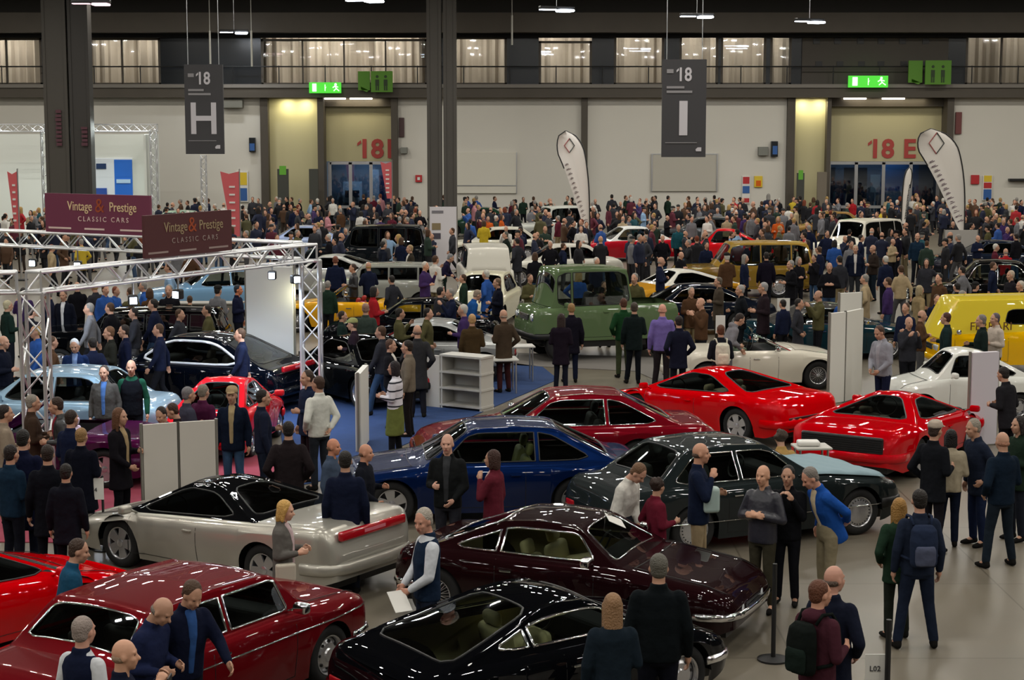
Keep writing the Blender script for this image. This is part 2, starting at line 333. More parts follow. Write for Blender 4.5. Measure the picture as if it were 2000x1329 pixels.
wall_thing('roller_shutter', 1272, 1402, 300, 374, mat('shutter_grey', '#b4afa2', .6), 'flat grey shutter panel behind the hanging I sign', 'panel', parts=[('frame_rail', 0, 1, .97, 1, M_STEEL), ('frame_rail', 0, .02, 0, 1, M_STEEL), ('frame_rail', .98, 1, 0, 1, M_STEEL)])
wall_thing('notice_board', 1450, 1466, 344, 398, M_WHITE, 'narrow white safety board with red and blue discs', 'sign', parts=[('red_disc', .1, .9, .72, .97, M_REDS), ('blue_disc', .08, .92, .38, .64, M_BLUE), ('red_strip', .1, .9, .05, .2, M_REDS)])
wall_thing('warning_sign', 1474, 1490, 344, 366, M_YEL, 'small yellow and orange warning sign beside the safety board', 'sign', parts=[('orange_mark', .2, .8, .1, .6, M_AMBER)])
wall_thing('wall_box', 1505, 1518, 276, 306, M_NIGHT, 'black wall box with blue front near the brown post', 'box', th=.25, parts=[('blue_front', .2, .9, .15, .7, M_BLUE)])
wall_thing('loudspeaker', 1480, 1499, 287, 304, mat('speaker_grey', '#777870', .6), 'small grey loudspeaker beside the blue wall box', 'speaker', th=.3)
wall_thing('wall_box', 488, 500, 269, 297, M_NIGHT, 'small dark wall box right of the hanging H sign', 'box', th=.25, parts=[('blue_front', .1, .9, .1, .6, M_BLUE)])
wall_thing('column_sign', 780, 790, 230, 268, mat('brown_sign', '#4b3434', .6), 'narrow brown vertical sign beside the 18 I portal', 'sign')
wall_thing('column_sign', 1864, 1876, 219, 262, mat('maroon_sign', '#6e3a38', .6), 'narrow maroon vertical sign beside the 18 E portal', 'sign')
wall_thing('loudspeaker', 783, 796, 288, 300, mat('speaker_grey', '#777870', .6), 'small grey loudspeaker under the narrow brown sign', 'speaker', th=.3)
wall_thing('fire_sign', 811, 824, 342, 356, M_REDS, 'small red fire sign beside the steel column pair', 'sign', parts=[('white_mark', .3, .7, .3, .7, M_WHITE)])
wall_thing('notice_poster', 460, 484, 334, 395, M_WHITE, 'white poster with yellow and blue blocks behind the red flag', 'poster', parts=[('yellow_block', .1, .9, .55, .95, M_YEL), ('blue_block', .1, .9, .05, .45, M_BLUE)])
wall_thing('fire_sign', 1898, 1914, 342, 360, M_REDS, 'small round red sign right of the largest white flag', 'sign')
wall_thing('notice_poster', 1921, 1940, 343, 392, M_WHITE, 'poster with red, yellow and blue blocks right of the red sign', 'poster', parts=[('yellow_block', .1, .9, .75, 1, M_YEL), ('red_block', .1, .9, .5, .72, M_REDS), ('blue_block', .1, .9, .05, .45, M_BLUE)])
wall_thing('air_duct', 437, 478, 196, 211, mat('duct_grey', '#77766c', .5), 'grey pipe duct below the beam behind the H sign', 'duct', th=.5)
wall_thing('wall_shelf', 1971, 2030, 349, 354, M_BLACK, 'thin black bar fixed on the white wall at far right', 'bar', th=.3)
wall_thing('information_totem', 541, 563, 330, 446, mat('totem_dark', '#3a3b34', .6), 'dark information totem in front of the lit cream panel', 'totem', Y=WY - 1.5, parts=[('green_top', .2, .8, .9, 1.05, mat('leaf_green', '#5ea32d', .6))])
wall_thing('information_totem', 603, 621, 330, 446, mat('totem_dark', '#3a3b34', .6), 'grey information totem beside the 18 I portal', 'totem', Y=WY - 1.5)
wall_thing('information_totem', 1557, 1572, 338, 446, mat('totem_dark', '#3a3b34', .6), 'dark totem with green top beside the 18 E portal', 'totem', Y=WY - 1.5, parts=[('green_top', .2, .8, .88, 1.05, mat('leaf_green', '#5ea32d', .6))])
wall_thing('information_totem', 1597, 1616, 336, 446, mat('totem_brown', '#6d6456', .6), 'brown totem standing against the 18 E portal post', 'totem', Y=WY - 1.5)
for k, (px, label) in enumerate(((116, 'worn red vertical lettering strip on the left steel column'), (166, 'faded red lettering strip on the darker steel column'))):
    o = MB(); rr = random.Random(k)
    for q in range(9 - 4 * k): z = Z_(285 - 8 * q, 83.9); x = X_(px, 83.9); o.box((x - .16 + rr.uniform(0, .05), 83.88, z), (x + .14, 83.93, z + .12 + rr.uniform(0, .04)))
    tag(o.build('column_lettering', mat('faded_red', '#54303a', .7)), label, 'lettering')
# high lamps near the back wall, seen in the picture
for k, (px, py) in enumerate(((457, 64), (712, 2), (1087, 20), (1361, 33), (1581, 43), (178, 8))):
    z = 10.3; Y = 3400 * (z - CH) / (235 - py); Y = min(Y, 92); x, z = wp(px, py, Y)
    o = empty('ceiling_lamp', (x, Y, z), radians((10, -15, 20, 5, 25, 0)[k]), ('lit high-bay lamp hanging above the H sign', 'lit high-bay lamp at the top edge left of the columns', 'lit high-bay lamp hanging above the feather flag', 'lit high-bay lamp hanging above the I sign', 'lit high-bay lamp nearest the brown grey cladding', 'dim pinkish high lamp beside the left steel columns')[k], 'lamp', 'high-bay lamps')
    MB().rbox((-.75, -.16, .03), (.75, .16, .16), .03).build('housing', M_BLACKP, o)
    es = 14 if k < 5 else 2
    MB().box((-.72, -.14, 0), (-.06, .14, .03)).build('lamp_face', mat('lamp_glow_%d' % (k == 5), (1, 1, 1), .5, emit=(.8, .88, 1) if k < 5 else (1, .6, .7), es=es), o)
    MB().rbox((.06, -.3, -.06), (.7, .3, .03), .05).build('lamp_face', mat('lamp_glow_%d' % (k == 5), (1, 1, 1), .5), o)
    MB().tube([(0, 0, .15), (0, 0, 13 - z)], .012).build('suspension_cable', M_STEEL, o)
    area('lamp_light', (x, Y, z - .15), 1.3, .3, 120 if k < 5 else 10, (.93, .96, 1))
for k, (px, y0, y1, lab) in enumerate(((1000, 30, 88, 'above the white board'), (411, 60, 125, 'over the H sign'), (492, 60, 130, 'beside the H sign lamp'))):
    Y = 90; x, z0 = wp(px, y1, Y); z1 = wp(px, y0, Y)[1]
    tag(MB().tube([(x, Y, z0), (x, Y, 13)], .02).tube([(x, Y, z0), (x, Y, z1)], .05).build('hanging_conduit', mat('pale_conduit', '#b5b3aa', .5)), 'thin pale conduit hanging from the ceiling ' + lab, 'conduit')
# hanging hall signs
M_SIGN = mat('sign_charcoal', '#3c3b3e', .6); M_SIGNT = mat('sign_text_grey', '#c9c6cc', .5)
for (p0, p1, y0, y1, let, Y, n) in ((363, 438, 126, 301, 'H', 60.0, 'H'), (1292, 1378, 116, 307, 'I', 54.0, 'I')):
    x0, x1, z0, z1 = X_(p0, Y), X_(p1, Y), Z_(y1, Y), Z_(y0, Y); w, h = x1 - x0, z1 - z0
    t = empty('hanging_sign', ((x0 + x1) / 2, Y, z0), 0, 'tall charcoal hanging sign with 18 and a large letter ' + n, 'sign', 'hanging hall signs')
    MB().box((-w / 2, 0, 0), (w / 2, .12, h)).build('sign_panel', M_SIGN, t)
    flag1(text('hall_number', '18', .62 * h / 3.2, M_SIGNT, face_cam(0, -.01, h * .84), t, sx=.8, bold=.02), .62 * h / 3.2, M_SIGNT)
    text('hall_letter', let, h * .50, M_SIGNT, face_cam(-.02, -.01, h * .38), t, sx=.95 if let == 'H' else 1.4, bold=.012)
    for zz, ww in ((.715, .40), (.67, .58)):
        MB().box((-w * .4, -.02, h * zz - .035), (-w * .4 + w * ww, 0, h * zz + .035)).build('small_line', mat('sign_grey_line', '#8f8d90', .6), t)
    MB().box((-w * .42, -.02, h * .145), (w * .3, 0, h * .152)).box((-w * .4, -.02, h * .86), (-w * .25, 0, h * .9)).build('small_line', mat('sign_grey_line', '#8f8d90', .6), t)
    MB().prism([(w * .28, -.02, h * .06), (w * .4, -.02, h * .06), (w * .4, -.02, h * .1), (w * .32, -.02, h * .1), (w * .27, -.02, h * .08)], (0, .02, 0)).build('logo_mark', M_SIGNT, t)
    MB().tube([(-w * .4, .06, h), (-w * .4, .06, 13 - z0)], .012).tube([(w * .4, .06, h), (w * .4, .06, 13 - z0)], .012).build('cable', M_STEEL, t)
# ------------------------------------------------------------ feather flags
def feather(name, px, py_top, D, hgt, wid, label, m, lean=0.0, txt=None, tcol='#444444', logo=False, side=-1, taper=.12):
    x, zt = wp(px, py_top, D)
    t = empty(name, (x, D, 0), 0, label, 'flag'); zt = zt; zb = max(.6, zt - hgt); H = zt - zb
    # blade outline: rounded top, curved outer edge, straight pole edge
    n = 22; L = []; R = []
    for i in range(n + 1):
        u = i / n; z = zb + H * u
        wl = wid * (taper + (1 - taper) * min(1, u / .78) ** .9)
        if u > .78: q = (u - .78) / .22; wl = wid * sqrt(max(0, 1 - q * q))
        xr = -side * (wid * .5) + side * (wid * .75 * (u ** 3)) * .55
        if u > .78: q = (u - .78) / .22; mid = xr + side * wid / 2; xr = mid - side * wl / 2 - side * (wid - wl) * .0
        R.append((xr, z)); L.append((xr + side * wl, z))
    V = [];
    for y in (-.008, .008):
        for (a, z), (b, _) in zip(R, L): V += [(a, y, z), ((a + b) / 2, y - .05, z), (b, y, z)]
    N = 3 * (n + 1); Fc = []
    for i in range(n):
        for k in (0, 1):
            a = 3 * i + k; Fc.append((a, a + 1, a + 4, a + 3)); Fc.append((N + a, N + a + 3, N + a + 4, N + a + 1))
        for a in (3 * i, 3 * i + 2): Fc.append((a, a + 3, N + a + 3, N + a))
    mesh('banner_blade', V, Fc, m, t)
    MB().tube([(R[0][0], 0, .05)] + [(a - side * .015, 0, z) for a, z in R] + [(b, 0, z) for b, z in L[::-1] if z > zb + H * .62], .028, 6).build('flag_pole', M_BLACKP, t)
    MB().rbox((R[0][0] - .25, -.25, 0), (R[0][0] + .25, .25, .06), .02).build('base_plate', M_BLACKP, t)
    if logo:
        c = (L[-4][0] + R[-4][0]) / 2; z = zb + H * .86; s = wid * .19
        mk = MB(); P = [(c, -.07, z + s * 1.4), (c + s, -.07, z), (c, -.07, z - s * 1.4), (c - s, -.07, z)]
        mk.tube(P[:3], .02, 5).build('logo_mark', mat('logo_black', '#26302e', .6), t)
        MB().tube([P[2], P[3], P[0]], .02, 5).build('logo_mark', mat('logo_red', '#a05050', .6), t)
    rr = random.Random(len(label)); mk = MB()
    for i in range(14):   # column of small vertical lettering along the outer edge
        u = .08 + .045 * i; k = int(u * n); x0 = L[k][0] - side * wid * .1; z = zb + H * u; s = wid * (.05 + .03 * rr.random())
        mk.tube([(x0 - s, -.05, z), (x0 + s, -.05, z + .08)], .014, 4); mk.tube([(x0 - s, -.05, z + .09 * rr.random()), (x0 + s * .3, -.05, z + .1)], .012, 4)
    mk.build('edge_lettering', mat('lettering_' + tcol.strip('#'), tcol, .6), t)
    return t
M_FLAGW = mat('flag_white', '#dcd6ce', .7); M_FLAGR = mat('flag_red', '#c4585c', .7)
feather('feather_flag', 1126, 256, 74, 4.35, 1.12, 'white teardrop feather flag standing between the two wall bays', M_FLAGW, logo=True, tcol='#6e5a5a')
feather('feather_flag', 1850, 252, 66, 3.8, 1.5, 'largest white teardrop flag with black edge before portal 18 E', M_FLAGW, logo=True, tcol='#6a5562')
feather('feather_flag', 1771, 328, 72, 2.3, .3, 'slim white flag just left of the largest teardrop flag', M_FLAGW, side=1, taper=.5)
def tall_flag(px0, px1, y0, y1, D, label, lean):
    x0, z1 = wp(px0, y0, D); x1, z0 = wp(px1, y1, D); w = x1 - x0; t = empty('banner_flag', (x1, D, 0), 0, label, 'flag', 'red banner flags')
    MB().prism([(-w, -.01, z1), (-w + w * .45, -.01, z1 - .1), (-.02, -.01, z1), (0, -.01, z0), (-w * .45, -.01, z0)], (0, .03, 0)).build('flag_cloth', M_FLAGR, t)
    MB().tube([(0, 0, .05), (0, 0, z1 + .1)], .025).build('flag_pole', M_STEEL, t); MB().rbox((-.2, -.2, 0), (.2, .2, .05), .02).build('base_plate', M_BLACKP, t)
    for q in range(6): zz = z0 + (z1 - z0) * (.15 + .12 * q); MB().box((-w * .55, -.03, zz), (-w * .25, -.012, zz + .07)).build('white_letter', M_WHITE, t)
tall_flag(430, 470, 335, 462, 70, 'faded red banner flag beside the maroon stand banner', 0)
tall_flag(14, 38, 335, 450, 62, 'red banner flag at the far left near the crowd', 0)
tall_flag(743, 766, 316, 388, 86, 'red banner flag standing in front of portal 18 I', 0)
# ------------------------------------------------------------ far stand by the left columns
BY = 89
struct('wall_stand', MB().box((X_(-60, BY), BY, 0), (X_(305, BY), BY + .15, Z_(262, BY))).box((X_(305, BY), BY - 3, 0), (X_(305, BY) + .12, BY + .15, Z_(262, BY))), mat('stand_white', '#dfe3dc', .6))
wall_thing('stand_poster', 180, 258, 309, 384, mat('poster_white', '#e4ebf2', .4), 'white and blue lit poster beside the left steel columns', 'poster', Y=BY - .05, parts=[('blue_picture', .55, 1, 0, .96, mat('poster_blue', '#2d6ed0', .4)), ('oval_logo', .1, .35, .72, .86, mat('oval_blue', '#2a3f66', .4)), ('blue_wave', 0, .35, 0, .22, mat('wave_blue', '#3656a8', .4)), ('pale_splash', .6, .95, .35, .45, mat('splash', '#b8d8f4', .4))])
for px, w in ((20, 5), (120, 4), (225, 10), (285, 6)): area('stand_spot', (X_(px, BY), BY - 2.6, Z_(268, BY) + .5), 1.4, .3, 75, (.9, 1, .96), (radians(-32), 0, 0))
def truss(name, a, b, s, label, cat='truss', group=None, r=.026, tri=False, m=None):
    a, b = Vector(a), Vector(b); d = b - a; L = d.length; d.normalize()
    up = Vector((0, 0, 1)) if abs(d.z) < .9 else Vector((0, 1, 0)); u = d.cross(up).normalized(); v = u.cross(d).normalized()
    cs = [u * i * s / 2 + v * j * s / 2 for i, j in ((-1, -1), (1, -1), (1, 1), (-1, 1))]
    t = empty(name, a, 0, label, cat, group)
    for c in cs: MB().tube([c, c + d * L], r, 8).build('chord', m or M_ALU, t)
    n = max(2, round(L / (s * 1.15))); br = MB()
    for k in range(4):
        c0, c1 = cs[k], cs[(k + 1) % 4]
        for i in range(n):
            p, q = (c0, c1) if i % 2 else (c1, c0); br.tube([p + d * L * i / n, q + d * L * (i + 1) / n], r * .5, 5)
    for i in (0, 1):
        for k in range(4): br.tube([cs[k] + d * L * i, cs[(k + 1) % 4] + d * L * i], r * .8, 6)
    br.build('lacing', m or M_ALU, t)
    return t
truss('lighting_truss', (X_(-40, 86), 86, Z_(250, 86)), (X_(90, 86), 86, Z_(250, 86)), .35, 'lit horizontal truss over the far white stand, outside the columns')
truss('lighting_truss', (X_(180, 86), 86, Z_(250, 86)), (X_(308, 86), 86, Z_(250, 86)), .35, 'horizontal truss over the far white stand, poster side')
truss('truss_upright', (X_(300, 86), 86, 0), (X_(300, 86), 86, Z_(254, 86)), .3, 'pale truss upright right of the blue poster')
truss('truss_upright', (X_(88, 86), 86, 0), (X_(88, 86), 86, Z_(254, 86)), .3, 'pale truss upright just outside the left steel column')
truss('truss_upright', (X_(397, 86), 86, 0), (X_(397, 86), 86, Z_(304, 86)), .25, 'slim truss upright below the hanging H sign')
# ------------------------------------------------------------ the dealer's truss stand
T1, T2, T3, T0 = (-7.23, 26.2), (-3.74, 32.2), (-10.9, 36.1), (-10.4, 25.5)
TZ = 3.27
truss('truss_tower', (*T1, 0), (*T1, TZ - .16), .34, 'nearest aluminium truss tower at left, behind the visitors', r=.03)
truss('truss_tower', (*T2, 0), (*T2, TZ - .16), .34, 'aluminium truss tower beside the white panel wall', r=.03)
truss('truss_beam', (T1[0], T1[1], TZ), (T2[0], T2[1], TZ), .3, 'aluminium truss beam joining the two stand towers')
truss('truss_beam', (T3[0], T3[1], TZ + .02), (T2[0] - .25, T2[1] + .1, TZ + .02), .3, 'bright rear truss beam carrying the larger maroon banner')
truss('truss_beam', (T0[0], T0[1], TZ), (T1[0] - .25, T1[1] - .02, TZ), .3, 'short truss beam leaving the nearest tower at left')
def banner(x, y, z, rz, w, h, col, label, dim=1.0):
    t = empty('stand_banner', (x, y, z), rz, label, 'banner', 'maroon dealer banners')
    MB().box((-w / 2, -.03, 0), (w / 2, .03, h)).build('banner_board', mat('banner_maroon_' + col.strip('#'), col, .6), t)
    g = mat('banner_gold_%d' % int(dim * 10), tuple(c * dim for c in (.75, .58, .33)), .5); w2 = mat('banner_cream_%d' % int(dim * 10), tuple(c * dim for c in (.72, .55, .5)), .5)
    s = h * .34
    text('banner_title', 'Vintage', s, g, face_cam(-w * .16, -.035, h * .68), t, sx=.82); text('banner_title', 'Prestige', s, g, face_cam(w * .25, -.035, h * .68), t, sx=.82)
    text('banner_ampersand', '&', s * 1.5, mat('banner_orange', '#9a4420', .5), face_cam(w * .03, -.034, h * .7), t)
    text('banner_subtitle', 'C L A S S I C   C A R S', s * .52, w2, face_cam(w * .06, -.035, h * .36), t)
    k = MB()
    for a, b in ((-.47, -.25), (-.12, .07), (.22, .45)): k.box((w * a, -.036, h * .09), (w * b, -.03, h * .135))
    k.build('small_print_line', w2, t); return t
u = .72; a3 = atan2(T2[1] - T3[1], T2[0] - T3[0])
banner(T2[0] + (T3[0] - T2[0]) * .628, T2[1] + (T3[1] - T2[1]) * .628 - .0, TZ + .185, a3, 2.72, .78, '#6b2a44', 'larger maroon stand banner on the rear truss beam')
d12 = Vector((T2[0] - T1[0], T2[1] - T1[1])); a12 = atan2(d12.y, d12.x)
mx, my = T1[0] + d12.x * .512, T1[1] + d12.y * .512
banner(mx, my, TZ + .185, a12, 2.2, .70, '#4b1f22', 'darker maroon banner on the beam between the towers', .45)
M_LED = mat('led_glow', (1, 1, 1), .5, emit=(.7, .85, 1), es=45)
def spot(px, beam, rz, label, p=60, aim=(0, 0)):
    A, B_ = beam; k = (px - 1000) / 3400; u = (A[0] - k * A[1]) / (k * (B_[1] - A[1]) - (B_[0] - A[0])); x = A[0] + (B_[0] - A[0]) * u; D = A[1] + (B_[1] - A[1]) * u; z = TZ - .48; t = empty('stand_spotlight', (x, D, z), rz, label, 'spotlight', 'stand spotlights')
    MB().rbox((-.08, -.07, -.07), (.08, .07, .10), .03).build('lamp_body', M_BLACKP, t); MB().box((-.055, -.08, -.045), (.055, -.071, .06)).build('lamp_face', M_LED, t)
    MB().tube([(0, 0, .1), (0, 0, .36)], .015).build('clamp', M_STEEL, t)
    l = bpy.data.lights.new('spot_light', 'SPOT'); l.energy = p; l.spot_size = radians(110); l.spot_blend = .6; l.shadow_soft_size = .12; l.color = (.72, .84, 1)
    o = link(bpy.data.objects.new('spot_light', l)); o.location = (x, D - .12, z - .1); o.rotation_euler = (radians(28 + aim[0]), 0, rz + radians(aim[1]))
spot(62, (T3, T2), 0, 'brightest stand spotlight behind the nearest tower', 260)
spot(150, (T3, T2), 0, 'small stand spotlight below the larger maroon banner', 100)
spot(256, (T1, T2), .3, 'stand spotlight with white glare under the banners', 160)
spot(345, (T1, T2), -.5, 'stand spotlight left of the pale blue car', 160)
spot(530, (T3, T2), 0, 'spotlight shining on the white partition wall', 160)
spot(575, (T1, T2), .6, 'stand spotlight on the tower by the partition', 200)
for x, y in ((-8, 28), (-5, 30), (-7.5, 31.5), (-4.6, 32)): area('stand_fill', (x, y, TZ - .2), .5, .18, 32, (.72, .84, 1))
# partitions and panels
M_PANEL = mat('stand_panel', '#c4bfb6', .55); M_PFR = mat('panel_frame', '#8f8c84', .4, .5)
def panels(label, pts, h, th=.05, m=M_PANEL, frame=True, name='display_screen'):
    # pts: ground points (px,py) of a folded panel screen
    G = [Vector((*gp(*p), 0)) if len(p) == 2 else Vector((p[0], p[1], 0)) for p in pts]
    t = empty(name, G[0], 0, label, 'panel')
    for a, b in zip(G, G[1:]):
        d = (b - a); L = d.length; R = Matrix.Translation(a - G[0]) @ Matrix.Rotation(atan2(d.y, d.x), 4, 'Z')
        MB().box((.02, -th / 2, .02), (L - .02, th / 2, h), R).build('board', m, t)
        if frame:
            for q in (0, L): MB().tube([R @ Vector((q, 0, 0)), R @ Vector((q, 0, h + .02))], .025).build('post', M_PFR, t)
    return t
panels('pair of blank pale panels behind the silver sports car', [(281, 1037), (352, 1030), (426, 1024)], 1.5)
panels('slim white panel standing edge-on on the blue carpet edge', [(700, 885), (716, 862)], 1.38, .1, mat('panel_bright', '#d9d7cf', .5))
panels('tall white panel tower behind the two red sports cars', [(1616, 790), (1647, 786), (1680, 776)], 1.85, .07, mat('panel_bright', '#d9d7cf', .5))
panels('upper white panel rising behind the tall panel tower', [(1634, 770), (1678, 766)], 2.12, .07, mat('panel_bright', '#d9d7cf', .5))
panels('white panel tower between the small white car and visitors', [(1889, 872), (1944, 868)], 1.66, .1, mat('panel_cool', '#c9c4cc', .5))
panels('pale grey board standing in the crowd behind the yellow vehicle', [(1842, 534), (1907, 534)], 1.62, .06, mat('panel_grey', '#a9a49d', .55))
o = panels('white partition wall lit warm at one edge behind the stand', [(484, 778), (578, 778)], 2.72, .2, mat('partition', '#c6c8c8', .5), name='partition_wall')
xp, yp = gp(578, 778); area('partition_glow', (xp + .25, yp - .1, 2.2), .1, .6, 14, (1, .95, .6), (0, radians(70), 0))
t = panels('white poster stand with pictures of cars in the crowd', [(839, 528), (893, 528)], 2.42, .06, mat('poster_board', '#dad6da', .5), name='poster_stand')
w = 1.03
for nm, a, b, c, d, m in (('picture', .1, .42, 1.55, 1.8, mat('pic_olive', '#8a7a5a', .6)), ('picture', .12, .42, 1.2, 1.42, mat('pic_grey', '#4a4450', .6)), ('heading_line', .1, .52, 2.18, 2.28, mat('pic_heading', '#7d7a80', .6))):
    MB().box((w * a, -.05, c), (w * b, -.03, d)).build(nm, m, t)
def ground_poly(name, pts, m, label, cat, z=.012):
    V = [(*gp(*p), z) for p in pts]; b = MB().prism([(x, y, 0.002) for x, y, _ in V], (0, 0, z)); return tag(b.build(name, m), label, cat)
M_BCARP = mat('blue_carpet', '#1c3a6a', .95, noise=.2, nscale=6, bump=.3, bscale=200); M_PCARP = mat('pink_carpet', '#94384c', .95, noise=.15, nscale=5)
ground_poly('carpet', [(560, 955), (700, 925), (742, 890), (905, 822), (1090, 742), (1060, 718), (960, 705), (640, 712), (540, 760)], M_BCARP, 'blue carpet under the dark cars and the white shelf unit', 'carpet')
ground_poly('carpet', [(-60, 1060), (200, 1062), (330, 1020), (545, 975), (590, 925), (560, 890), (-60, 905)], M_PCARP, 'rose red carpet under the visitors near the pale panels', 'carpet')
ground_poly('carpet', [(990, 714), (1240, 726), (1300, 752), (1300, 700), (1000, 690)], mat('grey_carpet', '#6f6b66', .95), 'strip of grey carpet in front of the green pickup', 'carpet')
# small furniture
def sign_post(px, py, h, w, hh, label, txt=None, post_side=0, name='number_sign'):
    x, y = gp(px, py); t = empty(name, (x, y, 0), 0, label, 'sign', None)
    MB().tube([(post_side, .03, 0), (post_side, .03, h + .02)], .018).build('post', M_BLACKP, t); MB().lathe([(.001, 0), (.16, 0), (.16, .015), (.001, .02)], 20, Matrix.Translation((post_side, .03, 0)), 'z').build('base', M_BLACKP, t)
    MB().box((-w / 2, -.012, h - hh), (w / 2, 0, h)).build('sign_card', mat('card_white', '#d9d8d2', .5), t)
    if txt: text('card_text', txt, hh * .28, mat('card_ink', '#33353a', .6), face_cam(0, -.015, h - hh * .55), t)
sign_post(1706, 1400, .62, .19, .26, 'small white card sign reading L02 beside the floor post', 'L02', .13)
sign_post(188, 1075, .98, .25, .29, 'white number card held low among the visitors at left', '64', .1)
sign_post(1405, 765, 1.62, .2, .38, 'white card sign beside the visitor carrying a pale backpack', None)
sign_post(1528, 705, 1.5, .3, .3, 'white card sign behind the teal and grey open car', None)
t = empty('barrier_post', (*gp(1731, 1405), 0), 0, 'short black barrier post beside the L02 card', 'post')
MB().tube([(0, 0, 0), (0, 0, .98)], .028).build('pole', M_BLACKP, t); MB().lathe([(.001, 0), (.17, 0), (.17, .02), (.03, .04)], 20, None, 'z').build('base', M_BLACKP, t)
t = empty('barrier_post', (*gp(1510, 1290), 0), 0, 'thin black barrier post in front of the man with crossed arms', 'post')
MB().tube([(0, 0, 0), (0, 0, 1.05)], .025).build('pole', M_BLACKP, t); MB().lathe([(.001, 0), (.17, 0), (.17, .02), (.03, .04)], 20, None, 'z').build('base', M_BLACKP, t)
# shelf unit and tables on the blue carpet
x, y = gp(900, 802); t = empty('shelf_unit', (x, y, 0), radians(-32), 'white open shelf unit on the blue carpet', 'shelf')
Msh = mat('shelf_white', '#b9b7b0', .5)
MB().box((-.48, 0, 0), (-.44, .45, 1.08)).build('side_panel', Msh, t); MB().box((.44, 0, 0), (.48, .45, 1.08)).build('side_panel', Msh, t); MB().box((-.44, .42, 0), (.44, .45, 1.08)).build('back_panel', Msh, t)
for z in (.06, .4, .72, 1.05): MB().box((-.5, -.01, z), (.5, .44, z + .04)).build('shelf', Msh, t)
MB().box((-.9, .0, 0), (-.5, .06, 1.05)).build('front_panel', M_PANEL, t)
def table(px, py, rz, w, d, h, label, m=Msh, name='table'):
    x, y = gp(px, py); t = empty(name, (x, y, 0), rz, label, 'table'); MB().rbox((-w / 2, -d / 2, h - .04), (w / 2, d / 2, h), .015).build('tabletop', m, t)
    for a in (-1, 1):
        for b in (-1, 1): MB().tube([(a * (w / 2 - .06), b * (d / 2 - .06), 0), (a * (w / 2 - .06), b * (d / 2 - .06), h - .04)], .018).build('leg', M_STEEL, t)
    return t
table(962, 768, radians(8), 1.05, .6, .74, 'white topped table beside the shelf unit on blue carpet')
table(1012, 745, radians(8), .7, .5, .8, 'small white high table nearest the green pickup')
table(1583, 960, radians(5), .55, .45, .72, 'small white table behind the man in the blue jacket')
x, y = gp(1583, 960)
tag(MB().rbox((x - .22, y - .12, .722), (x + .12, y + .12, .80), .03).build('paper_stack', M_WHITE), 'pile of white papers on the small table by the red car', 'papers')
# ------------------------------------------------------------ vehicles
def smooth1(pts, sig, lo, hi, n=500):
    xs = np.linspace(lo, hi, n); p = sorted(pts); ys = np.interp(xs, [a for a, _ in p], [b for _, b in p])
    if sig > 0:
        k = max(1, int(3 * sig / ((hi - lo) / n))); w = np.exp(-.5 * ((np.arange(-k, k + 1)) * ((hi - lo) / n) / sig) ** 2); w /= w.sum()
        ys = np.convolve(np.concatenate([np.full(k, ys[0]), ys, np.full(k, ys[-1])]), w, 'valid')
    return lambda x: float(np.interp(x, xs, ys))
def chaikin(P, r=.22, it=2):
    for _ in range(it):
        Q = []
        for i in range(len(P)):
            a, b = P[i], P[(i + 1) % len(P)]
            Q += [(a[0] + (b[0] - a[0]) * r, a[1] + (b[1] - a[1]) * r), (b[0] + (a[0] - b[0]) * r, b[1] + (a[1] - b[1]) * r)]
        P = Q
    return P
def clip(P, c, keep):  # clip convex polygon by x<c (keep -1) or x>c (keep 1)
    Q = []
    for i in range(len(P)):
        a, b = P[i], P[(i + 1) % len(P)]; da, db = (a[0] - c) * keep, (b[0] - c) * keep
        if da >= 0: Q.append(a)
        if (da > 0) != (db > 0) and abs(da - db) > 1e-9: t = da / (da - db); Q.append((a[0] + (b[0] - a[0]) * t, a[1] + (b[1] - a[1]) * t))
    return Q
def cut_poly(bm, lay, P, reg, ax, flt, wid):
    # split faces of region reg along polygon P (x, ax coordinate), mark inside faces with wid
    A = sum(P[i][0] * P[(i + 1) % len(P)][1] - P[(i + 1) % len(P)][0] * P[i][1] for i in range(len(P)))
    if A < 0: P = P[::-1]
    lo = [min(p[i] for p in P) - .12 for i in (0, 1)]; hi = [max(p[i] for p in P) + .12 for i in (0, 1)]
    lg, lw = lay
    def sel():
        out = []
        for f in bm.faces:
            if f[lg] in reg and f[lw] == 0:
                c = f.calc_center_median()
                if lo[0] < c.x < hi[0] and lo[1] < c[ax] < hi[1] and flt(c): out.append(f)
        return out
    for i in range(len(P)):
        a, b = P[i], P[(i + 1) % len(P)]; dx, dy = b[0] - a[0], b[1] - a[1]
        if hypot(dx, dy) < 1e-5: continue
        co = Vector((a[0], 0, 0)); co[ax] = a[1]; no = Vector((dy, 0, 0)); no[ax] = -dx
        fs = sel()
        if not fs: return
        g = set(fs); [g.update(f.edges) for f in fs]; [g.update(f.verts) for f in fs]
        bmesh.ops.bisect_plane(bm, geom=list(g), plane_co=co, plane_no=no.normalized(), dist=1e-5)
    for f in sel():
        c = f.calc_center_median(); q = (c.x, c[ax])
        if all((P[(i + 1) % len(P)][0] - P[i][0]) * (q[1] - P[i][1]) - (P[(i + 1) % len(P)][1] - P[i][1]) * (q[0] - P[i][0]) > -1e-7 for i in range(len(P))): f[lw] = wid
def bm_part(bm, faces, name, m, parent, off=0):
    vs = {}; V = []; Fc = []
    for f in faces:
        idx = []
        for v in f.verts:
            if v.index not in vs: vs[v.index] = len(V); V.append(v.co.copy())
            idx.append(vs[v.index])
        Fc.append(idx)
    return mesh(name, V, Fc, m, parent), V, Fc
